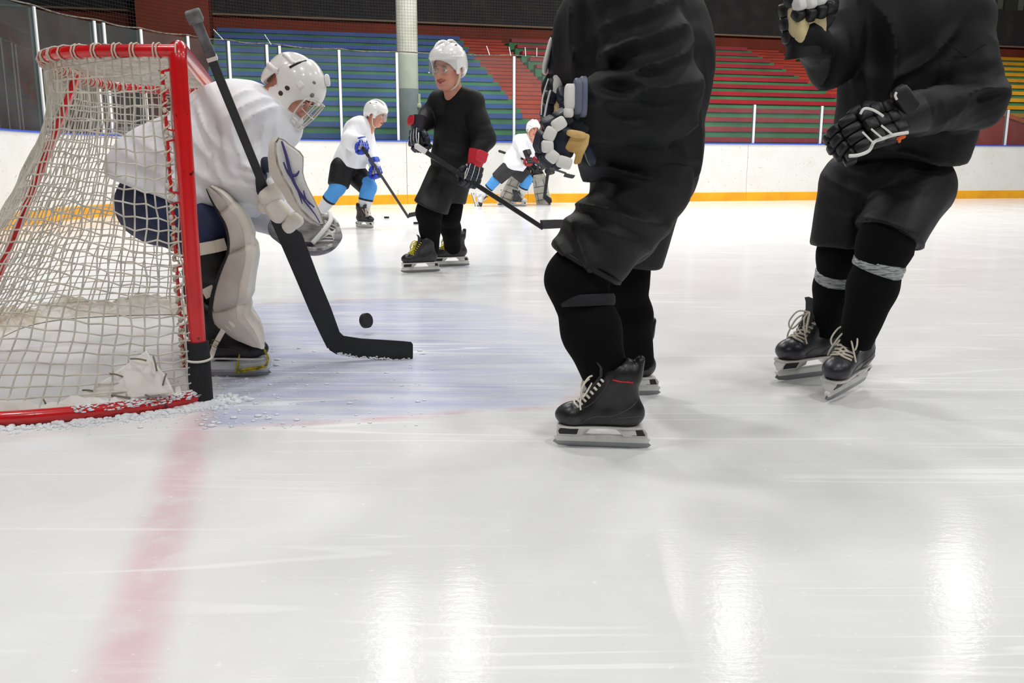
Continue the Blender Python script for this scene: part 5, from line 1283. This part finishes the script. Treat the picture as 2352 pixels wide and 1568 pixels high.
# blocker -------------------------------------------------------------------
face = [(640, 317), (652, 322), (663, 332), (676, 341), (688, 350), (695, 360), (695, 378), (694, 396), (698, 412), (704, 428), (719, 457), (736, 493), (744, 517), (732, 516), (713, 501), (694, 482), (682, 463), (669, 434), (652, 407), (639, 377), (634, 350), (634, 328)]
left = [(629, 316), (636, 318), (645, 326), (655, 334), (665, 343), (673, 354), (674, 372), (674, 390), (678, 408), (684, 424), (698, 452), (712, 484), (722, 508), (712, 512), (694, 498), (674, 482), (660, 466), (647, 440), (631, 420), (618, 396), (615, 363), (617, 334)]
fa = [at(x, y, 3.36 + .0002 * (x - 640)) for x, y in face]; ba = [at(x, y, 3.42 + .0002 * (x - 640)) for x, y in left]
cen = np.mean(fa, 0)
inner = [p + (cen - p) * .10 + V(.004, -.012, .002) for p in fa]
bl = MB(); mcount = len(fa); bl.loft([ba, fa], cap=True).build
bl = MB(); bl.loft([ba, [p + (q - p) * .75 for p, q in zip(ba, fa)], fa])
blk = bl.build('blocker', mcream, pG, smooth=40)
MB().loft([fa, [p + (cen - p) * .04 + V(.002, -.010, .001) for p in fa], inner]).build('blocker_face', mat('blocker_white', (226, 226, 222), .5, col2=(206, 206, 202), nscale=9, nmix=(.5, .7), stretch=(1, 1, .4)), blk, smooth=30)
MB().tube([p + V(0, -.003, 0) for p in fa], .0048, 6, closed=True).build('blocker_edge', mat('edge_dirty', (150, 142, 128), .8, col2=(206, 200, 188), nscale=25), blk, smooth=True)
ink = MB(); sY = lambda x: 3.336 + .0002 * (x - 640)
for pts, w in (([(647, 324), (657, 356), (666, 392), (676, 420), (694, 448), (722, 476)], .0062), ([(651, 372), (660, 394), (672, 412), (684, 436), (700, 462), (722, 490), (735, 512)], .0046), ([(659, 390), (668, 400), (678, 403), (684, 398), (687, 392)], .0058), ([(680, 424), (688, 448), (694, 468)], .0034), ([(697, 437), (702, 455), (712, 470)], .003)):
    P = spline([at(x, y, sY(x)) for x, y in pts], 4); ink.tube(P, [w * (.35 + .65 * math.sin(math.pi * min(.95, .12 + i / len(P)))) for i in range(len(P))], 6)
ink.build('blocker_print', mat('print_indigo', (62, 58, 118), .6), blk, smooth=True)
hd = MB()
for x, y, Y, r in ((638, 484, 3.46, (.048, .040, .040)), (622, 447, 3.46, (.034, .036, .050)), (614, 470, 3.48, (.030, .036, .040)), (676, 508, 3.46, (.030, .034, .034)), (664, 520, 3.46, (.026, .030, .024)), (636, 430, 3.46, (.020, .028, .040))):
    hd.puff(at(x, y, Y), r, frame((.55, 0, -.83), (.83, 0, .55)), .75)
hd.build('blocker_fingers', mcream, blk, smooth=True)
MB().puff(at(604, 420, 3.52), (.022, .05, .055), None, .6).puff(at(612, 378, 3.50), (.020, .03, .03), None, .7).build('blocker_wrist', mat('wrist_navy', (34, 38, 62), .7), blk, smooth=True)
# catching glove --------------------------------------------------------------
cc_ = at(716, 538, 3.80); Rg = frame((.92, -.10, -.18), (-.05, -.75, .66))
Lg = lambda *p: xf(cc_, Rg, p)
ct = sobj('catching_glove', [dict(prims=[blob(cc_, (.125, .100, .062), Rg, .03), cone(Lg(.06, .05, .02), Lg(.115, .0, .03), .035, .022, .03), cone(Lg(-.05, -.04, .0), Lg(-.13, .0, .0), .055, .06, .04)], sub=[blob(Lg(.015, .0, .055), (.095, .075, .062), Rg, .012)])], .0065,
          mat('catcher_grey', (168, 163, 162), .7, col2=(96, 94, 98), nscale=14, nmix=(.42, .68), stretch=(1, 1, 3), bump=.4, bscale=40), pG)
rim = [Lg(.118 * math.cos(t), .096 * math.sin(t), .030 + .008 * math.sin(3 * t)) for t in np.linspace(0, 2 * math.pi, 41)[:-1]]
MB().tube(rim, .009, 7, closed=True).build('rim', mat('catcher_white', (214, 212, 206), .7, col2=(120, 116, 112), nscale=40), ct, smooth=True)
lt = MB()
for k in range(6):
    q = -.055 + .022 * k; lt.tube([Lg(.045, q, .042), Lg(.112, q * .6, .040)], .0028, 5); lt.tube([Lg(.045, -q, .040), Lg(.112, q * .5, .042)], .0028, 5)
lt.build('pocket_lacing', mat('lace_white2', (226, 224, 218), .8), ct, smooth=True)
MB().tube(spline([Lg(.05, .10, .045), Lg(.075, .05, .058), Lg(.060, -.02, .060), Lg(.035, -.075, .050)], 5), [.010] * 15 + [.010], 7).build('thumb_strap', mat('strap_white', (236, 236, 234), .6), ct, smooth=True)
MB().tube(spline([Lg(-.10, -.075, .035), Lg(-.03, -.085, .04), Lg(.04, -.075, .042)], 4), .011, 6).build('dark_trim', mat('trim_indigo', (48, 44, 66), .7), ct, smooth=True)
# goalkeeper stick --------------------------------------------------------------
gs = thing('goalie_stick', 'wide black goalkeeper stick resting its blade on the blue crease', 'hockey stick', onz(850, 826))
mgs = mat('stick_black_paint', (22, 22, 24), .5, col2=(30, 30, 33), nscale=20)
butt = at(449, 44, 3.16); sh_end = at(626, 478, 3.52); heel = at(770, 798, 3.80); d = nrm(heel - butt); f_ = nrm(V(.15, -1, .1) - d * (V(.15, -1, .1) @ d)); w_ = np.cross(d, f_)
if w_[0] < 0: w_ = -w_
MB().bar(butt, sh_end, .031, .023, f_).build('shaft', mgs, gs, bevel=.004)
e0 = butt + d * .13
MB().bar(butt, e0, .034, .026, f_).build('butt_tape', mat('tape_grey', (74, 74, 78), .8, col2=(120, 120, 122), nscale=18), gs, bevel=.004)
MB().bar(e0, e0 + d * .014, .036, .028, f_).build('tape_edge', mat('tape_pink_white', (226, 212, 206), .8), gs)
kn = MB(); kn.bar(butt - d * .030, butt + d * .012, .052, .038, f_); kn.build('knob', mat('knob_grey', (92, 92, 94), .85, col2=(130, 128, 126), nscale=30), gs, bevel=.006)
edges_r = [(640, 478), (660, 513), (693, 535), (714, 590), (735, 646), (760, 706), (780, 762), (790, 772)]
edges_l = [(615, 485), (624, 512), (634, 535), (658, 590), (682, 646), (710, 712), (738, 772), (752, 800)]
Yp = lambda y: 3.52 + (y - 478) / 320 * .28
rg = []
for (xl, yl_), (xr, yr) in zip(edges_l, edges_r):
    a, b_ = at(xl, yl_, Yp(yl_)), at(xr, yr, Yp(yr)); o = nrm(V(.15, -1, .1)) * .0085
    rg.append([a + o * .6, (a + b_) / 2 + o, b_ + o * .6, b_ - o * .6, (a + b_) / 2 - o, a - o * .6])
MB().loft(rg).build('paddle', mgs, gs, smooth=40)
topb = [(752, 742), (776, 762), (790, 771), (830, 777), (880, 780), (925, 783), (944, 785), (948, 790)]
botb = [(742, 778), (757, 804), (772, 813), (810, 820), (860, 824), (915, 828), (944, 827), (948, 822)]
rg = []
for (xt, yt), (xb, yb) in zip(topb, botb):
    Yb = 3.78 + (xt - 752) / 196 * .06; a, b_ = at(xt, yt, Yb), at(xb, yb, Yb); o = nrm(V(.25, -1, .1)) * .0085
    rg.append([a + o * .6, (a + b_) / 2 + o, b_ + o * .6, b_ - o * .6, (a + b_) / 2 - o, a - o * .6])
MB().loft(rg).build('blade', mgs, gs, smooth=40)
sn_ = MB(); q_ = random.Random(9)
for k in range(150):
    t = q_.random(); x = 775 + 170 * t; y = np.interp(x, [q[0] for q in botb[2:]], [q[1] for q in botb[2:]]) - abs(q_.gauss(0, 2.2)); r = q_.uniform(.0012, .0032)
    sn_.puff(at(x, y, 3.775 + (x - 752) / 196 * .06), (r * 1.8, r, r), None, .9, 6, 4)
so = sn_.build('stuck_snow', mice, gs, smooth=True, fix=False); so['kind'] = 'stuff'

# ---------------------------------------------------------------- far goalkeeper behind the striding player
Yf = 17.75
J = dict(hR=at(1196, 395, Yf), hL=at(1228, 395, Yf + .1), kR=at(1180, 415, Yf - .2), kL=at(1240, 415, Yf - .2), aR=at(1160, 455, Yf), aL=at(1248, 458, Yf),
         sR=at(1212, 345, Yf), sL=at(1252, 345, Yf), eR=at(1205, 368, Yf - .2), eL=at(1262, 362, Yf - .15), wR=at(1212, 385, Yf - .35), wL=at(1262, 382, Yf - .35),
         neck=at(1234, 338, Yf - .08), head=at(1236, 326, Yf - .12), headR=frame((.1, -.97, -.2), (0, -.2, 1)), hs=1.1)
pF = person('goalkeeper person in dark jersey and white leg pads, half hidden behind the striding white player', at(1205, 466, Yf))
body_mesh(pF, J, .012); goal_mask(pF, J['head'], J['headR'], 1.12, res=.011, detail=False, col=(222, 216, 196))
jersey(pF, J, mat('jersey_dark_navy', (26, 28, 36), .8), res=.018, rt=.17, ratio=1.3, rs=(.11, .10, .07), shoulder=.12, seed=61)
shorts(pF, J, mblk2, res=.018, r=(.15, .13), frac=.95, pelvis=.17)
for S in 'RL': sobj('leg_padding', [dict(prims=[cone(J['k' + S], J['a' + S], .085, .06, .03)])], .016, mblackp, pF)
def front_pad(k, a, wid, tilt):
    ax = nrm(k - a); lat = nrm(V(1, 0, 0) - ax * (ax[0])); fwd = nrm(np.cross(lat, ax)); fwd = fwd if fwd[1] < 0 else -fwd
    rg = []
    for t, w, f in ((-.10, .125, .13), (-.02, .14, .20), (.12, .14, .15), (.30, .14, .135), (.62, .145, .15), (.85, .14, .14), (1.25, .125, .10), (1.36, .10, .08)):
        c = a + (k - a) * t
        rg.append([c - lat * w + fwd * .02, c - lat * w + fwd * (f - .02), c - lat * w * .7 + fwd * f, c + lat * w * .7 + fwd * f, c + lat * w + fwd * (f - .02), c + lat * w + fwd * .02])
    p = MB().loft(rg).build('leg_pad', mat('pad_old_white', (206, 203, 190), .7, col2=(176, 172, 160), nscale=9, nmix=(.4, .7)), pF, smooth=40)
    ln = MB()
    for t in (.2, .55, .9): c = a + (k - a) * t + fwd * .152; ln.tube([c - lat * .12, c + lat * .12], .006, 5)
    for sg in (-1, 1): ln.tube([a + (k - a) * .1 + lat * .085 * sg + fwd * .175, a + (k - a) * 1.2 + lat * .075 * sg + fwd * .115], .005, 5)
    ln.build('pad_seam', mat('seam_dark', (92, 90, 84), .8), p)
front_pad(J['kR'], J['aR'], .14, 0); front_pad(J['kL'], J['aL'], .14, 0)
skate(pF, J['aR'] * V(1, 1, 0) + V(-.05, -.08, 0), (-.6, -.8, 0), s=1.0, res=.012, holes=False); skate(pF, J['aL'] * V(1, 1, 0) + V(.05, -.08, 0), (.6, -.8, 0), s=1.0, res=.012, holes=False)
glove(pF, J['wR'], (0, -.4, -.9), (-.5, -.7, .2), (.8, 0, 0), main=(30, 30, 34), roll=(30, 30, 34), cuff=(34, 34, 40), s=1.2, trimlines=False)
glove(pF, J['wL'], (.3, -.4, -.8), (.5, -.7, .2), (-.8, 0, 0), main=(30, 30, 34), roll=(30, 30, 34), cuff=(34, 34, 40), s=1.2, trimlines=False)
stick('black goalkeeper stick dipping to the ice in front of the far white leg pads', at(1262, 372, Yf - .45), at(1250, 456, Yf - .42), at(1263, 470, Yf - .55), (0, -1, .2), shaft=(.06, .026), blade_h=.085)

# ================================================================== PUCKS
mpk = mat('puck_rubber', (26, 26, 28), .65, bump=.3, bscale=120)
def puck(label, c, ax, r=.038, h=.0254):
    ax = nrm(ax); g = V(1, 0, 0) if abs(ax[0]) < .8 else V(0, 1, 0); a = nrm(g - ax * (g @ ax)); b = np.cross(ax, a); rg = []
    for q, e in ((-.5, .90), (-.5, .955), (-.42, 1), (-.2, 1.0), (.2, 1.0), (.42, 1), (.5, .955), (.5, .90)):
        rg.append([c + ax * h * q + r * e * (math.cos(t) * a + math.sin(t) * b) for t in np.linspace(0, 2 * math.pi, 41)[:-1]])
    o = MB().loft(rg).build('puck', mpk, None, smooth=50)
    tag(o, label, 'puck', 'pucks')
    return o
puck('black puck flying tilted above the goal crease', at(841, 736, 4.42), (.80, -.55, .20))
puck('black puck lying on the ice left of the blue gloved player\'s stick blade', onz(888, 501) + V(0, 0, .0127), (0, 0, 1))
puck('black puck on the ice just below the blue gloved player\'s stick blade', onz(956, 514) + V(0, 0, .0127), (0, 0, 1))
